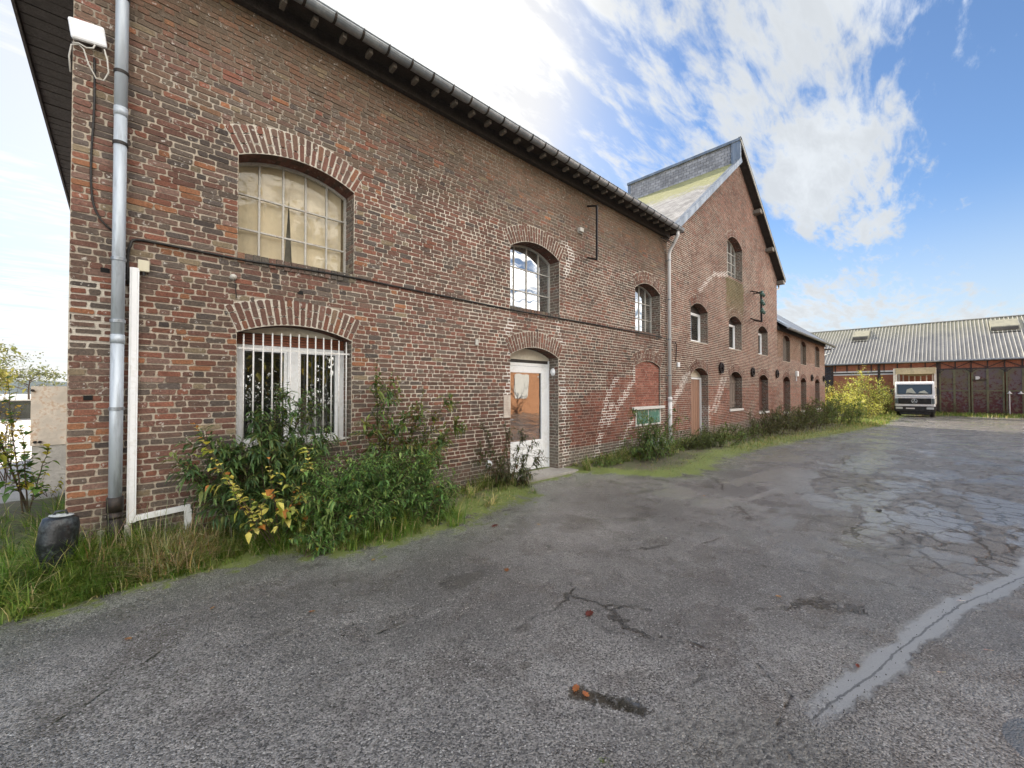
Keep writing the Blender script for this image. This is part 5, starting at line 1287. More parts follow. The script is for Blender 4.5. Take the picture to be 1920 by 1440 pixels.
def shrub(name, label, cat, stems, seed, leafL=.11, leafW=.025, cols=((.045, .075, .022), (.07, .10, .03), (.03, .055, .02)), accent=None, acc_p=0.0,
          twigs=5, twigL=.35, gap=.045, droop=.5, rad=.010, group=None, clusters=None, wall=None, start=.2, both=True, leaf_p=1.0, ymax=None, stemmat=None):
    """stems: list of (base, top, bow) with bow a sideways vector; leaves in pairs along stems and side twigs"""
    r = random.Random(seed); F = MB(); S = MB(); UP = Vector((0, 0, 1))
    def put(pts, thick, t_start):
        S.tube(pts, [max(.0015, thick * (1 - .75 * i / (len(pts) - 1))) for i in range(len(pts))], 5)
        acc = 0; tot = sum((pts[i + 1] - pts[i]).length for i in range(len(pts) - 1)); run = 0
        for i in range(len(pts) - 1):
            a, b = pts[i], pts[i + 1]; L = (b - a).length; d = (b - a).normalized()
            while acc < L:
                q = a + d * acc; f = (run + acc) / tot
                if f > t_start and r.random() < leaf_p:
                    sc = 1.0 - .45 * f if tot > twigL * .5 else 1.0
                    for k in ((1, -1) if both else (r.choice((1, -1)),)):
                        sd_ = rv(r); sd_ = (sd_ - d * sd_.dot(d)).normalized()
                        dd = d * .55 + sd_ * k * .9 + Vector((0, 0, .12))
                        if accent and r.random() < acc_p: c = accent[r.randrange(len(accent))]
                        else: c = cols[r.randrange(len(cols))]
                        f_ = r.uniform(.7, 1.35); c = tuple(v * f_ for v in c)
                        if ymax is not None and q.y > ymax: continue
                        leaf(F, q, dd, UP, leafL * sc * r.uniform(.6, 1.2), leafW * sc * r.uniform(.8, 1.2), c, droop * r.uniform(.4, 1.3), 3)
                acc += gap * r.uniform(.7, 1.3)
            acc -= L; run += L
    for base, top, bow in stems:
        base, top, bow = Vector(base), Vector(top), Vector(bow); pts = []
        n = 9
        for i in range(n):
            t = i / (n - 1); p = base.lerp(top, t) + bow * (t * t * (1.2 - t) * 2) + rv(r, .012 * i / n); p.z += .0
            if ymax is not None: p.y = min(p.y, ymax)
            pts.append(p)
        put(pts, rad, start); L0 = (top - base).length
        for k in range(twigs):
            t = r.uniform(max(.12, start * .6), .93); i = min(n - 2, int(t * (n - 1))); p = pts[i].lerp(pts[i + 1], t * (n - 1) - i)
            d = (pts[i + 1] - pts[i]).normalized() * .7 + rv(r, .8) + Vector((0, -.1, .1)); d.normalize(); L = twigL * r.uniform(.5, 1.1) * (1.15 - .6 * t)
            tw = [p + d * (L * j / 4) - Vector((0, 0, droop * .35 * L * (j / 4) ** 2)) for j in range(5)]
            if ymax is not None:
                for v in tw: v.y = min(v.y, ymax)
            put(tw, rad * .45, .05)
    root = thing(name, label, cat, tuple(stems[0][0]), group)
    a = F.build('foliage', LEAF, root); b = S.build('stem', stemmat or STEM, root); local(root, a, b)
    return root

DG = ((.06, .115, .042), (.095, .17, .055), (.14, .22, .07), (.075, .135, .06), (.17, .20, .065))
OG = ((.12, .16, .045), (.18, .23, .06), (.10, .18, .05), (.21, .20, .07), (.07, .125, .045))
YL = ((.55, .42, .03), (.62, .50, .06), (.40, .38, .04), (.58, .36, .07))
G = gz
r = random.Random(3)
def fan(cx, cy, n, hx, hz, tops, rr, spread=.12):
    out = []
    for i in range(n):
        tx, ty, tz = tops[i % len(tops)]
        out.append(((cx + rr.uniform(-spread, spread), cy + rr.uniform(-.08, .08), -.02), (tx + rr.uniform(-.08, .08), ty + rr.uniform(-.08, .08), tz * rr.uniform(.92, 1.05)), (rr.uniform(-.08, .08), rr.uniform(-.1, .02), 0)))
    return out
rr = random.Random(12)
# 1 dark shrub in front of the barred window
shrub('butterfly_bush', 'dark green leafy shrub rising in front of the left half of the barred window', 'shrub',
      fan(1.12, 4.98, 34, 0, 0, [(1.05, 5.0, 1.42), (1.30, 5.0, 1.62), (1.5, 5.0, 1.55), (.75, 4.9, 1.15), (1.55, 4.9, 1.2), (.45, 4.95, .95), (1.1, 4.8, 1.2), (1.80, 5.0, 1.15), (.55, 5.0, 1.2), (1.4, 4.75, .95)], rr),
      21, .13, .030, DG, twigs=15, twigL=.42, gap=.032, ymax=5.24, rad=.009)
# 2 yellow-leaved bramble in front of it
shrub('autumn_sapling', 'young shrub with round yellow autumn leaves in front of the barred window', 'shrub',
      [((1.15, 4.60, 0), (.50, 4.66, 1.30), (-.05, -.03, 0)), ((1.15, 4.6, 0), (.60, 4.55, 1.10), (-.08, 0, 0)), ((1.18, 4.6, 0), (1.02, 4.46, .95), (0, -.08, 0)), ((1.2, 4.6, 0), (1.25, 4.42, .72), (.02, -.06, 0)),
       ((1.2, 4.6, 0), (1.40, 4.46, 1.05), (.02, -.06, 0)), ((1.12, 4.6, 0), (.72, 4.46, .78), (-.05, -.05, 0)), ((1.15, 4.6, 0), (.95, 4.4, .58), (-.05, -.05, 0)), ((1.25, 4.6, 0), (1.60, 4.4, .62), (.02, -.04, 0))],
      22, .100, .082, ((.66, .58, .14), (.72, .64, .20), (.45, .48, .12)), accent=((.5, .20, .05), (.20, .26, .04), (.62, .52, .10)), acc_p=.30, twigs=9, twigL=.22, gap=.042, droop=.5, rad=.006, start=.40, both=False, leaf_p=.7)
# 3 low dense mass right of it
shrub('leafy_undergrowth', 'low dense mass of green weeds at the wall between the barred window and the glazed door', 'shrub',
      [((rr.uniform(1.25, 2.85), rr.uniform(4.2, 5.1), -.02), (rr.uniform(1.15, 3.15), rr.uniform(4.08, 5.1), rr.uniform(.22, 1.0)), (rr.uniform(-.12, .12), rr.uniform(-.18, .02), 0)) for _ in range(200)],
      23, .092, .028, ((.10, .20, .055), (.15, .27, .07), (.07, .14, .045), (.22, .30, .09)), twigs=9, twigL=.24, gap=.032, ymax=5.24, rad=.006, accent=YL, acc_p=.006)
# 4 tall arching one
shrub('butterfly_bush', 'tall sparse shrub arching over the bricks right of the barred window', 'shrub',
      [((2.42, 4.95, 0), (2.60, 5.0, 1.86), (-.05, 0, 0)), ((2.45, 4.95, 0), (2.42, 5.02, 1.98), (-.10, 0, 0)), ((2.5, 4.95, 0), (3.0, 4.95, 1.62), (.10, 0, 0)), ((2.5, 4.95, 0), (3.35, 4.85, 1.52), (.10, -.02, .1)),
       ((2.5, 4.9, 0), (3.45, 4.8, 1.12), (.10, -.02, .15)), ((2.45, 4.92, 0), (2.75, 4.9, 1.35), (0, 0, 0)), ((2.5, 4.9, 0), (3.2, 4.75, .95), (.1, 0, .1)), ((2.45, 4.9, 0), (2.25, 4.95, 1.25), (-.1, 0, 0))],
      24, .15, .038, OG, twigs=20, twigL=.34, gap=.030, ymax=5.22, rad=.008, start=.32, accent=((.16, .10, .03), (.22, .22, .04)), acc_p=.12)
# 5 dark straggly one left of the door
shrub('butterfly_bush', 'thin straggly shrub with dark drooping leaves beside the glazed door', 'shrub',
      [((4.62, 4.95, 0), (4.05, 5.0, 1.22), (-.05, 0, 0)), ((4.6, 4.95, 0), (3.95, 4.95, .70), (-.1, 0, .1)), ((4.65, 4.9, 0), (4.85, 4.85, .95), (0, 0, 0)), ((4.62, 4.9, 0), (4.5, 4.9, 1.15), (0, 0, 0)),
       ((4.7, 4.85, 0), (5.25, 4.75, .50), (.05, 0, .1)), ((4.6, 4.9, 0), (4.3, 4.8, .55), (0, 0, 0)), ((4.68, 4.88, 0), (5.05, 4.8, .72), (.05, 0, .1)), ((4.65, 4.8, 0), (4.75, 4.7, .4), (0, 0, 0))],
      25, .11, .026, ((.07, .08, .032), (.10, .11, .04), (.05, .07, .03)), twigs=15, twigL=.32, gap=.030, ymax=5.22, rad=.007, start=.15, accent=((.10, .05, .03),), acc_p=.15)
# 6 bush below the green window
shrub('butterfly_bush', 'bushy shrub in front of the low green window left of the thin white downpipe', 'shrub',
      [((rr.uniform(8.3, 9.9), rr.uniform(4.3, 5.1), -.02), (rr.uniform(8.0, 10.3), rr.uniform(4.1, 5.1), rr.choice((.45, .55, .7, 1.0, 1.15)) * rr.uniform(.9, 1.05)), (rr.uniform(-.1, .1), rr.uniform(-.15, 0), 0)) for _ in range(26)],
      26, .13, .030, OG[:3] + DG[2:4], twigs=8, twigL=.38, gap=.045, ymax=5.18, rad=.008)
shrub('low_bush', 'low leafy clump at the wall between the glazed door and the green window', 'shrub',
      [((rr.uniform(6.9, 8.2), rr.uniform(4.75, 5.15), -.02), (rr.uniform(6.8, 8.4), rr.uniform(4.6, 5.1), rr.uniform(.14, .34)), (rr.uniform(-.1, .1), rr.uniform(-.15, 0), 0)) for _ in range(26)],
      27, .08, .026, OG[:3], twigs=4, twigL=.2, gap=.045, ymax=5.2, rad=.005)
shrub('low_bush', 'low dark leafy clump between the thin white downpipe and the brown door', 'shrub',
      [((rr.uniform(10.2, 12.5), rr.uniform(4.4, 5.1), -.03), (rr.uniform(10.0, 12.6), rr.uniform(4.2, 5.1), rr.uniform(.25, .6)), (rr.uniform(-.1, .1), rr.uniform(-.15, 0), 0)) for _ in range(30)],
      28, .11, .032, ((.08, .10, .035), (.12, .15, .045), (.06, .085, .03)), twigs=5, twigL=.3, gap=.055, ymax=5.18, rad=.006)
# along the far buildings
defs = [('low leafy weeds at the foot of the wall by the brown door', 11.6, 15.2, 3.9, 5.1, .28, .55, 24, OG[:3] + DG[1:3], .10),
        ('dark tangled shrub under the first shuttered window', 15.6, 18.6, 3.9, 5.15, .45, .95, 26, ((.08, .09, .035), (.12, .13, .045), (.055, .07, .03)), .12),
        ('spreading dark shrub under the second shuttered window', 18.4, 22.2, 3.7, 5.15, .6, 1.25, 30, ((.075, .095, .035), (.11, .13, .04), (.09, .08, .045)), .14),
        ('rounded green bush hiding the foot of the low wing', 22.4, 27.0, 3.4, 5.15, .8, 1.45, 34, ((.07, .11, .03), (.12, .16, .04), (.10, .10, .045)), .17),
        ('big dark green bush at the far end of the low wing', 27.0, 33.5, 3.2, 5.1, .9, 1.7, 40, ((.065, .11, .028), (.11, .17, .04), (.15, .19, .05)), .2)]
for i, (lb, x0, x1, y0, y1, h0, h1, n_, cl, LL) in enumerate(defs):
    st = []
    for _ in range(n_):
        bx = rr.uniform(x0, x1); by = rr.uniform(y0 + .3, y1); st.append(((bx, by, G(bx, by) - .03), (bx + rr.uniform(-.5, .5), max(y0, by + rr.uniform(-.5, .2)), G(bx, by) + rr.uniform(h0, h1)), (rr.uniform(-.2, .2), rr.uniform(-.2, 0), 0)))
    shrub('wall_shrub', lb, 'shrub', st, 40 + i, LL, LL * .30, cl, twigs=7, twigL=.5 + .08 * i, gap=LL * .52, ymax=5.2, rad=.012, start=.1, accent=((.16, .13, .04),), acc_p=.05)
# sunlit autumn bushes by the barn; pale sun highlights are put into the leaf colours
SG = ((.50, .47, .11), (.66, .62, .26), (.38, .40, .11), (.22, .27, .08))
for i, (lb, cx, cy, hw_, h, n_, cl) in enumerate((('big sunlit yellow-green bush left of the lorry', 43.0, 4.5, 1.9, 4.0, 80, SG), ('tall golden bush against the barn behind the wing corner', 44.0, 7.3, 1.9, 3.5, 64, SG[:2] + ((.38, .28, .06),)),
        ('low golden bush spilling onto the yard in front of the barn', 38.5, 4.8, 2.0, 1.9, 60, SG[:3]), ('olive bush pressed against the side of the lorry', 45.2, 3.5, .9, 2.9, 34, SG[2:] + ((.09, .10, .03),)))):
    st = []
    for _ in range(n_):
        a = rr.uniform(0, 6.28); q = rr.random() ** .5; bx, by = cx + .5 * hw_ * q * math.cos(a), cy + .5 * hw_ * q * math.sin(a)
        st.append(((bx, by, G(bx, by) - .03), (cx + hw_ * q * math.cos(a), cy + hw_ * q * math.sin(a), G(bx, by) + h * (1.02 - .55 * q * q) * rr.uniform(.75, 1.05)), (rr.uniform(-.3, .3), rr.uniform(-.3, .3), .15)))
    shrub('autumn_bush', lb, 'bush', st, 60 + i, .17, .085, cl, twigs=9, twigL=.8, gap=.15, rad=.014, start=.12, droop=.3)
# dry stalks and bushes at the doors
for i, (cx, cy, lb) in enumerate(((48.6, -.55, 'bare brown bramble against the rusty door beside the lorry'), (49.2, -2.9, 'small leafless weed clump at the foot of the rusty doors'))):
    st = [((cx, cy + rr.uniform(-.6, .6), G(cx, cy)), (cx + rr.uniform(-.3, .3), cy + rr.uniform(-.9, .9), G(cx, cy) + rr.uniform(.4, 1.0 - .4 * i)), (0, rr.uniform(-.3, .3), 0)) for _ in range(22 - 10 * i)]
    shrub('dry_bramble', lb, 'shrub', st, 80 + i, .08, .03, ((.10, .06, .04), (.13, .09, .05), (.08, .08, .035)), twigs=5, twigL=.4, gap=.14, rad=.010)

# left sapling and its neighbours
shrub('young_tree', 'slender sapling with large green and yellow leaves at the left edge', 'sapling',
      [((-.84, 8.3, -.02), (-1.10, 8.2, 1.0), (-.02, 0, 0)), ((-.86, 8.3, -.02), (-.92, 8.1, 1.15), (.02, 0, 0)), ((-.86, 8.3, -.02), (-.68, 8.1, .85), (0, 0, 0)), ((-.9, 8.25, -.02), (-1.02, 8.1, 1.75), (-.03, 0, 0)), ((-.86, 8.3, -.02), (-1.2, 8.1, 1.45), (0, 0, 0))],
      91, .150, .115, ((.12, .22, .05), (.18, .28, .06), (.09, .17, .05)), accent=((.40, .34, .05), (.25, .26, .04)), acc_p=.30, twigs=7, twigL=.26, gap=.055, droop=.55, rad=.010, start=.30, both=False, leaf_p=.9)
shrub('golden_shrub', 'orange and yellow leaved shrub behind the sapling at the left edge', 'shrub',
      [((-1.6 + rr.uniform(-.3, .3), 11.5, -.02), (-1.6 + rr.uniform(-.5, .4), 11.3 + rr.uniform(-.4, .4), rr.uniform(1.0, 1.8)), (0, 0, 0)) for _ in range(18)],
      92, .10, .06, ((.50, .32, .05), (.55, .42, .08), (.35, .30, .05)), twigs=5, twigL=.35, gap=.09, rad=.008)
shrub('low_seedling', 'small yellow-leaved seedling at the foot of the stained slab', 'shrub',
      [((-.86 + rr.uniform(-.12, .14), 9.3, -.02), (-.85 + rr.uniform(-.22, .25), 9.25, rr.uniform(.2, .5)), (0, 0, 0)) for _ in range(7)],
      93, .07, .05, ((.45, .40, .05), (.30, .30, .05)), twigs=3, twigL=.15, gap=.06, rad=.004)
shrub('reed_stem', 'thin feathery stem standing above the stained slab against the pale sky', 'plant', [((-1.28, 10.0, 0), (-1.10, 9.9, 1.92), (-.06, 0, 0))], 94, .13, .02, ((.25, .22, .24), (.3, .28, .28)), twigs=0, gap=.07, rad=.005, start=.78)

# distant trees on the left horizon
def tree(name, label, x, y, h, wd, seed, cols, group=None, leafs=1500, L=.35, bare=False, low=.25):
    r = random.Random(seed); z0 = G(x, y) if abs(x) < 60 else 0; F = MB(); T = MB()
    T.tube([(x, y, z0 - .2), (x + r.uniform(-.1, .1), y, z0 + h * .35), (x + r.uniform(-.2, .2) * wd * .3, y, z0 + h * .8)], [h * .028, h * .02, h * .006], 8)
    tips = []
    for k in range(16):
        a = r.uniform(0, 6.28); t = r.uniform(low, .75); p0 = Vector((x, y, z0 + h * t)); q = Vector((x + wd * .5 * math.cos(a) * r.uniform(.5, 1), y + wd * .5 * math.sin(a) * r.uniform(.5, 1), z0 + h * min(.98, t + r.uniform(.12, .35))))
        T.tube([p0, p0.lerp(q, .5) + Vector((0, 0, .04 * h)), q], [h * .010, h * .006, h * .002], 5); tips.append(q)
        if bare:
            for m_ in range(7): s_ = p0.lerp(q, r.uniform(.3, 1)); T.tube([s_, s_ + rv(r, h * .12) + Vector((0, 0, .05 * h))], [h * .003, h * .001], 4)
    tips.append(Vector((x, y, z0 + h * .92)))
    for k in range(leafs):
        c = tips[r.randrange(len(tips))]; p = c + Vector((r.gauss(0, wd * .12), r.gauss(0, wd * .12), r.gauss(0, h * .075))); cl = cols[r.randrange(len(cols))]; f_ = r.uniform(.65, 1.3)
        leaf(F, p, rv(r), Vector((0, 0, 1)), L * r.uniform(.6, 1.2), L * .7, tuple(v * f_ for v in cl), .2, 2)
    root = thing(name, label, 'tree', (x, y, z0), group); kids = [T.build('trunk', STEM, root)]
    if leafs: kids.append(F.build('crown', LEAF, root))
    local(root, *kids); return root
GR = 'trees along the horizon beyond the pale yard'
for i, (x, y, h, wd, cl, lb) in enumerate(((-9.5, 62, 3.6, 4.5, ((.16, .15, .05), (.22, .19, .06)), 'small yellowish tree beyond the dark wall, nearest the stained slab'),
      (-13, 75, 6.5, 7, ((.18, .17, .07), (.13, .14, .06)), 'broad olive tree beyond the dark wall at the left edge'),
      (-10.5, 100, 5.0, 8, ((.12, .13, .08), (.15, .15, .09)), 'far greyish tree in the gap between the slab and the left edge trees'),
      (-16.5, 118, 8.0, 9, ((.13, .13, .09), (.11, .12, .08)), 'far hazy tree at the left edge, tallest on the skyline'))):
    tree('distant_tree', lb, x, y, h, wd, 100 + i, cl, GR, 700, .5)
q = MB(); q.prism([(-120, -2), (60, -2), (60, 6.0), (20, 6.5), (-10, 5.2), (-30, 6.4), (-60, 5.5), (-120, 7.5)], 300, 330); hb = q.build('hills', plain('far_hill', (.16, .19, .20), .95, 0, .2, .05)); hb['kind'] = 'structure'

# ---------------------------------------------------------------- opposite side of the yard (seen in the panes)
ob = thing('rendered_house', 'orange rendered house behind the viewer, mirrored in the door', 'house', (26, -13.5, 0))
q = MB(); q.box(13, 44, -22, -13, -.6, 6.4); a = q.build('wall', brickshader('orange_wall', (.55, .27, .14), (.50, .24, .125), (.50, .30, .2)), ob); kids = [a]
q = MB(); q.box(12.6, 44.4, -22.4, -12.6, 6.4, 6.6); kids.append(q.build('roof', ROOFM, ob))
for x in (16, 19.5, 23.2, 26.6, 30, 34, 38): q = MB(); q.box(x, x + 1.3, -13, -12.96, 1.0, 2.9); kids.append(q.build('window', WPAINT, ob))
local(ob, *kids)
tree('bare_tree', 'bare branching tree behind the viewer, mirrored in the glazed door', 24.5, -9.5, 4.6, 3.2, 131, OG, leafs=0, bare=True)
for i, (x, y) in enumerate(((3.0, -13), (7.5, -14), (11.5, -12.5), (-2, -14))):
    tree('autumn_tree', ('golden tree behind the viewer opposite the barred window', 'broad golden tree behind the viewer, second from the house', 'golden tree behind the viewer right beside the orange house', 'golden tree behind the viewer opposite the brick corner')[i], x, y, 9.5 + i % 2, 8, 140 + i, ((.42, .30, .04), (.30, .27, .05), (.10, .11, .03)), leafs=8000, L=.42, low=.05)

r = random.Random(171); F = MB()
for _ in range(9000): leaf(F, Vector((r.uniform(-14, 12.5), -16 + r.gauss(0, .4), r.uniform(0, 2.9) ** 1.0)), rv(r), Vector((0, 0, 1)), .34, .24, tuple(v * r.uniform(.6, 1.3) for v in ((.08, .11, .03), (.12, .13, .04), (.22, .19, .05))[r.randrange(3)]), .2, 2)
for i in range(26): F.tube([(-14 + i * 1.05, -16, -.2), (-13.9 + i * 1.05, -16, 2.4)], [.05, .02], 5, (.08, .06, .04))
hd = F.build('hedge_screen', LEAF); tag(hd, 'clipped hedge behind the viewer under the golden trees, mirrored in the barred window', 'hedge_screen')

# ================================================================== GRASS AND GROUND COVER
def blades(name, label, n, place, hgt, colf, seed, wid=.006, lean=.5, mat=None, cat='grass', clump=1):
    r = random.Random(seed); F = MB(); left_ = 0
    for _ in range(n):
        if clump > 1:
            if left_ <= 0:
                ctr = place(r); left_ = r.randint(clump // 2, clump * 2); hk = r.uniform(.45, 1.35); ca = r.uniform(0, 6.28); tint = r.uniform(.75, 1.3)
            left_ -= 1
            if ctr is None: continue
            pt = (ctr[0] + r.gauss(0, .028), ctr[1] + r.gauss(0, .028))
            if pt[1] > D - .015 and pt[0] > A0: continue
        else: pt = place(r); hk = 1; tint = 1
        if pt is None: continue
        x, y = pt; z = G(x, y) + (min(.05, (y - edge_y(x)) * .12) if edge_y(x) < y < 6 else 0) - .01
        h = hgt(x, y, r) * hk
        if h <= .01: continue
        a = r.uniform(0, 6.283) if clump == 1 or r.random() < .35 else ca + r.gauss(0, .7); ln = r.uniform(.1, 1.0) * lean; dx, dy = math.cos(a), math.sin(a)
        w_ = wid * r.uniform(.6, 1.3); px1, py1 = -dy * w_, dx * w_; c = tuple(v * tint for v in colf(x, y, r)); b = len(F.v); S_ = 3
        for k in range(S_):
            t = k / S_; o_ = ln * h * t * t; ww = 1 - .6 * t
            cx, cy, cz = x + dx * o_, y + dy * o_, z + h * t * (1 - .35 * ln * t)
            F.v += [(cx - px1 * ww, cy - py1 * ww, cz), (cx + px1 * ww, cy + py1 * ww, cz)]
        F.v.append((x + dx * ln * h, y + dy * ln * h, z + h * (1 - .35 * ln)))
        for k in range(S_ - 1): F.f.append((b + 2 * k, b + 2 * k + 1, b + 2 * k + 3, b + 2 * k + 2)); F.c.append(c); F.mi.append(0)
        F.f.append((b + 2 * S_ - 2, b + 2 * S_ - 1, b + 2 * S_)); F.c.append(c); F.mi.append(0)
    o = F.build(name, mat or GRASSM); tag(o, label, cat, None, 'stuff'); return o
GC = ((.075, .15, .022), (.11, .205, .028), (.16, .24, .04), (.22, .25, .055))
DC = ((.44, .36, .18), (.34, .28, .14), (.52, .44, .26), (.26, .24, .09))
def colg(dry=.1):
    def f(x, y, r):
        p_ = dry + .35 * max(0, vn(x * 1.7, y * 1.7, 4))
        c = DC[r.randrange(4)] if r.random() < p_ else GC[r.randrange(4)]; k = r.uniform(.7, 1.3); return tuple(v * k for v in c)
    return f
def plA(r):
    x = r.uniform(-3.4, .15) if r.random() < .75 else r.uniform(-.6, .5); y = r.uniform(edge_y(x) - .02, 8.2 if x < A0 else D - .02)
    if x > A0 and y > D - .02: return None
    if y > 6.3 and r.random() < .75: return None
    return x, y
blades('grass', 'long bright green grass at the left end of the building', 24000, plA, lambda x, y, r: (.12 + .20 * min(1, max(0, (y - edge_y(x)) / .5))) * r.uniform(.6, 1.4), colg(.07), 5, .0042, 1.7, clump=26)
def plB(r):
    x = r.uniform(.1, 2.2); y = r.uniform(edge_y(x) - .02, D - .03); return x, y
blades('verge_grass', 'green grass along the foot of the wall below the barred window', 9000, plB, lambda x, y, r: (.07 + .14 * min(1, max(0, (y - edge_y(x)) / .4)) + (.12 if .9 < x < 1.7 and y < 4.9 else 0)) * r.uniform(.5, 1.4), colg(.16), 6, .004, 1.3, clump=22)
def plD(r):
    return r.gauss(.30, .17), min(D - .03, r.gauss(4.90, .12))
blades('dry_grass', 'clump of dry straw-coloured grass under the white trunking', 5500, plD, lambda x, y, r: r.uniform(.08, .30), lambda x, y, r: tuple(v * r.uniform(.7, 1.25) for v in DC[r.randrange(3)]), 7, .0035, 1.4, clump=20)
def plS(r):
    return (r.uniform(-.3, 1.3), min(D - .03, r.uniform(4.9, 5.27)))
blades('dry_stalks', 'thin dry seed stalks standing against the bricks', 130, plS, lambda x, y, r: r.uniform(.35, .75), lambda x, y, r: tuple(v * r.uniform(.8, 1.2) for v in (.42, .36, .24)), 8, .003, .5)
def plM(r):
    x = r.uniform(2.0, 33); x = 2 + 31 * r.random() ** 1.8; y = edge_y(x) + r.uniform(-.15, 1.2) * r.random()
    if 4.9 < x < 6.6 and y > 4.8: return None
    return (x, y) if y < D - .03 else None
blades('verge_weeds', 'short weeds and moss along the foot of the long wall', 14000, plM, lambda x, y, r: (.025 + .10 * min(1, max(0, (y - edge_y(x)) / .8)) * (1 + vn(x, y))) * r.uniform(.5, 1.5) * (1 + x * .02) * (.35 if 6.3 < x < 12 else .55 if x < 5.2 else 1), colg(.40), 9, .005, .9)
def plT(r):
    x = r.uniform(1.6, 3.1); y = r.uniform(edge_y(x), 4.9); return x, y
blades('coarse_grass', 'coarse arching grass below the low green weeds', 2600, plT, lambda x, y, r: r.uniform(.10, .34), colg(.06), 10, .005, 1.3, clump=20)
def plH(r):
    y = r.uniform(-14, 6.5); return HX - r.random() ** 1.5 * 3.2, y
blades('barn_grass', 'strip of grass along the foot of the barn', 9000, plH, lambda x, y, r: r.uniform(.08, .34), colg(.2), 13, .016, .8)
def plE(r):
    y = r.uniform(2.2, 4.8); return r.uniform(30, 46), y + r.uniform(0, .6)
blades('yard_edge_grass', 'grass edging the yard beneath the sunlit bushes', 6000, plE, lambda x, y, r: r.uniform(.05, .25), colg(.3), 14, .014, .8)
blades('grass_tuft', 'tiny green tuft growing through the tarmac near the bottom', 120, lambda r: (pxg(1130, 1425)[0] + r.gauss(0, .012), pxg(1130, 1425)[1] + r.gauss(0, .012)), lambda x, y, r: r.uniform(.006, .022), lambda x, y, r: GC[r.randrange(4)], 15, .002, 1.4)

def plW(r):
    x = r.uniform(6.6, 15.5) if r.random() < .8 else r.uniform(3.2, 4.9); return x, D - .03 - abs(r.gauss(0, .28))
blades('wall_weeds', 'taller tangled weeds hugging the foot of the wall right of the glazed door', 9000, plW, lambda x, y, r: r.uniform(.06, .30) * (1 + .6 * vn(x * 1.5, 3)), colg(.38), 17, .005, 1.5, clump=18, cat='weeds')
# fallen leaves and twigs
def fallen(pxy, label, col, L, W, ang, seed, cat='leaf', name='fallen_leaf'):
    x, y = pxg(*pxy); F = MB(); r = random.Random(seed); z = G(x, y) + .006
    n = 9; pts = []
    for i in range(n * 2):
        t = math.pi * i / n; k = 1 + (.22 if i % 2 else -.12) * (W / L > .5)
        u, v = L / 2 * math.cos(t) * k, W / 2 * math.sin(t) * k; pts.append((x + u * math.cos(ang) - v * math.sin(ang), y + u * math.sin(ang) + v * math.cos(ang), z + abs(v) * .25 + .003 * r.random() + max(0, u) * .12))
    c = (x, y, z + .001)
    for i in range(2 * n): F.face([c, pts[i], pts[(i + 1) % (2 * n)]], tuple(v * r.uniform(.8, 1.2) for v in col))
    o = F.build(name, LEAF); tag(o, label, cat, None); return o
fallen((1080, 1292), 'wet orange leaf lying in the left end of the small puddle', (.42, .14, .05), .050, .034, .3, 1)
fallen((1098, 1303), 'second orange leaf half in the puddle, just right of the first', (.48, .17, .07), .042, .028, 1.5, 11)
fallen((1105, 1152), 'crushed dark red leaf on the tarmac above the puddle', (.16, .04, .03), .075, .05, .2, 2)
fallen((950, 1071), 'small brown leaf on the tarmac below the green weeds', (.26, .11, .05), .055, .04, .9, 3)
fallen((1608, 1251), 'red-brown leaf beside the pale cement strip', (.22, .05, .03), .035, .018, .2, 4)
fallen((1648, 960), 'dark brown leaf far out on the right of the tarmac', (.06, .045, .035), .12, .06, .2, 5)
fallen((398, 1142), 'small tan leaf near the grass edge on the left', (.35, .20, .09), .030, .018, .6, 6)
fallen((928, 987), 'curled dark red leaf at the edge of the verge', (.14, .04, .03), .09, .05, .1, 7)
fallen((1765, 1262), 'pale pinkish splinter on the tarmac right of the cement strip', (.50, .38, .34), .048, .010, -.9, 8, 'splinter', 'wood_splinter')
fallen((1853, 1221), 'pale splinter farther right beyond the cement strip', (.50, .36, .32), .055, .009, -1.1, 9, 'splinter', 'wood_splinter')
fallen((1802, 1130), 'whitish scrap lying on the upper end of the cement strip', (.62, .60, .58), .06, .016, -1.0, 10, 'scrap', 'paper_scrap')
fallen((740, 1008), 'white scrap at the verge below the green weeds', (.65, .64, .60), .05, .02, .2, 12, 'scrap', 'paper_scrap')
fallen((725, 1003), 'yellow leaf at the verge below the green weeds', (.55, .42, .10), .05, .02, .9, 13)
fallen((1249, 1010), 'tiny white pebble-like scrap in the middle of the tarmac', (.7, .7, .68), .022, .018, .9, 14, 'scrap', 'paper_scrap')
r_ = random.Random(55)
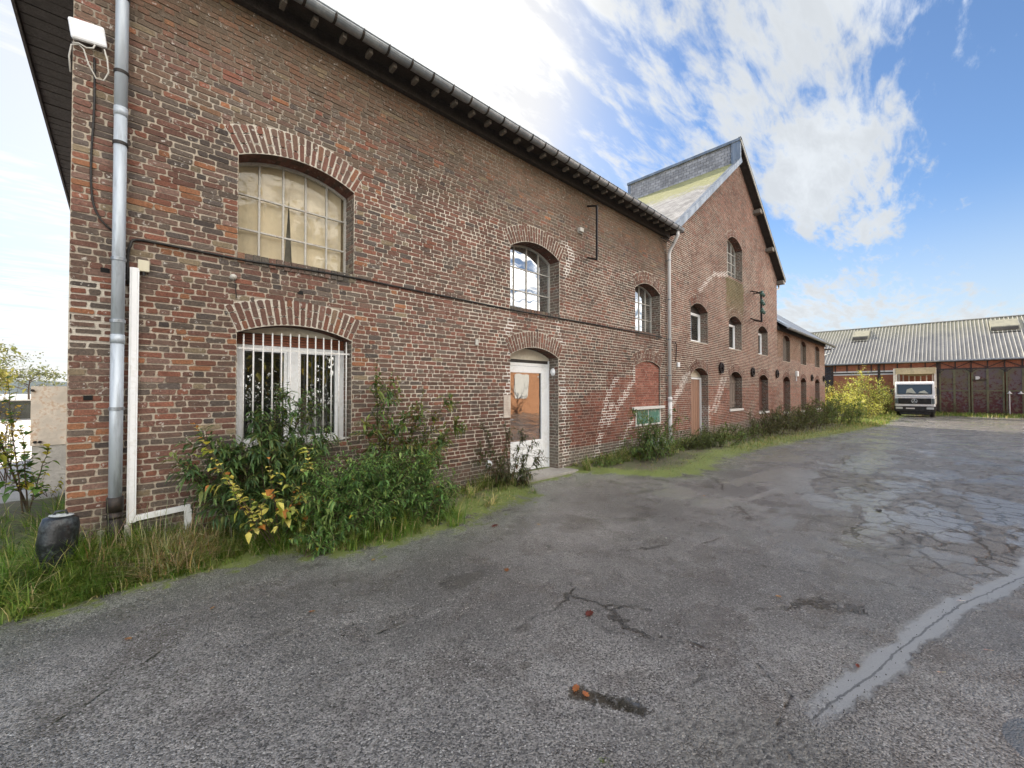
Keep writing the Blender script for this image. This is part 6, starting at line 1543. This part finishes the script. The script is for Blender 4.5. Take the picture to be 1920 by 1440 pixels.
SPOT = [((700, 1050), 'tiny yellow leaf on the tarmac below the weeds, nearest the verge'), ((585, 1150), 'tiny tan leaf on the tarmac left of the shallow dips'), ((1320, 930), 'tiny brown leaf on the tarmac near the mossy edge'),
        ((1010, 985), 'tiny orange leaf on the tarmac below the glazed door'), ((240, 1200), 'tiny brown leaf at the lower left of the tarmac'), ((1460, 1120), 'tiny brown leaf near the long crack on the right')]
for k, (pp, lb) in enumerate(SPOT): fallen(pp, lb, ((.40, .26, .08), (.26, .13, .06), (.45, .22, .08))[k % 3], .04, .024, r_.uniform(0, 3), 200 + k)
# loose chippings by the cement strip and on the worn patch
r = random.Random(99); q = MB()
def stone(x, y, s_):
    z = G(x, y); b = len(q.v); pts = [Vector((math.cos(a) * s_ * r.uniform(.6, 1.1), math.sin(a) * s_ * r.uniform(.6, 1.1), 0)) for a in (0, 1.2, 2.4, 3.7, 5)]
    for p_ in pts: q.v.append((x + p_.x, y + p_.y, z - .002))
    for p_ in pts: q.v.append((x + p_.x * .55, y + p_.y * .55, z + s_ * r.uniform(.5, .9)))
    k = r.uniform(.03, .30) if r.random() < .8 else .5
    for f in [(5, 6, 7, 8, 9)] + [(i, (i + 1) % 5, 5 + (i + 1) % 5, 5 + i) for i in range(5)]: q.f.append(tuple(b + i for i in f)); q.c.append((k, k * .97, k * .92)); q.mi.append(0)
for _ in range(150):
    t = r.random(); i = r.randrange(len(CEM) - 3); a, b = CEM[i], CEM[i + 1]; u = r.random()
    stone(lerp(a[0], b[0], u) + r.gauss(0, .06), lerp(a[1], b[1], u) + r.gauss(0, .06), r.uniform(.0012, .0045))
for _ in range(1500): stone(r.gauss(2.0, .32), r.gauss(.45, .28), r.uniform(.0012, .0042))
for _ in range(1100): x = r.uniform(-.4, 7); stone(x, edge_y(x) - abs(r.gauss(0, .35)), r.uniform(.002, .006))
for _ in range(900): stone(r.uniform(.2, 8), r.uniform(-.8, 3.8), r.uniform(.001, .0035))
o = q.build('loose_chippings', MORTAR); tag(o, 'loose grey stone chippings scattered over the tarmac', 'gravel', None, 'stuff')
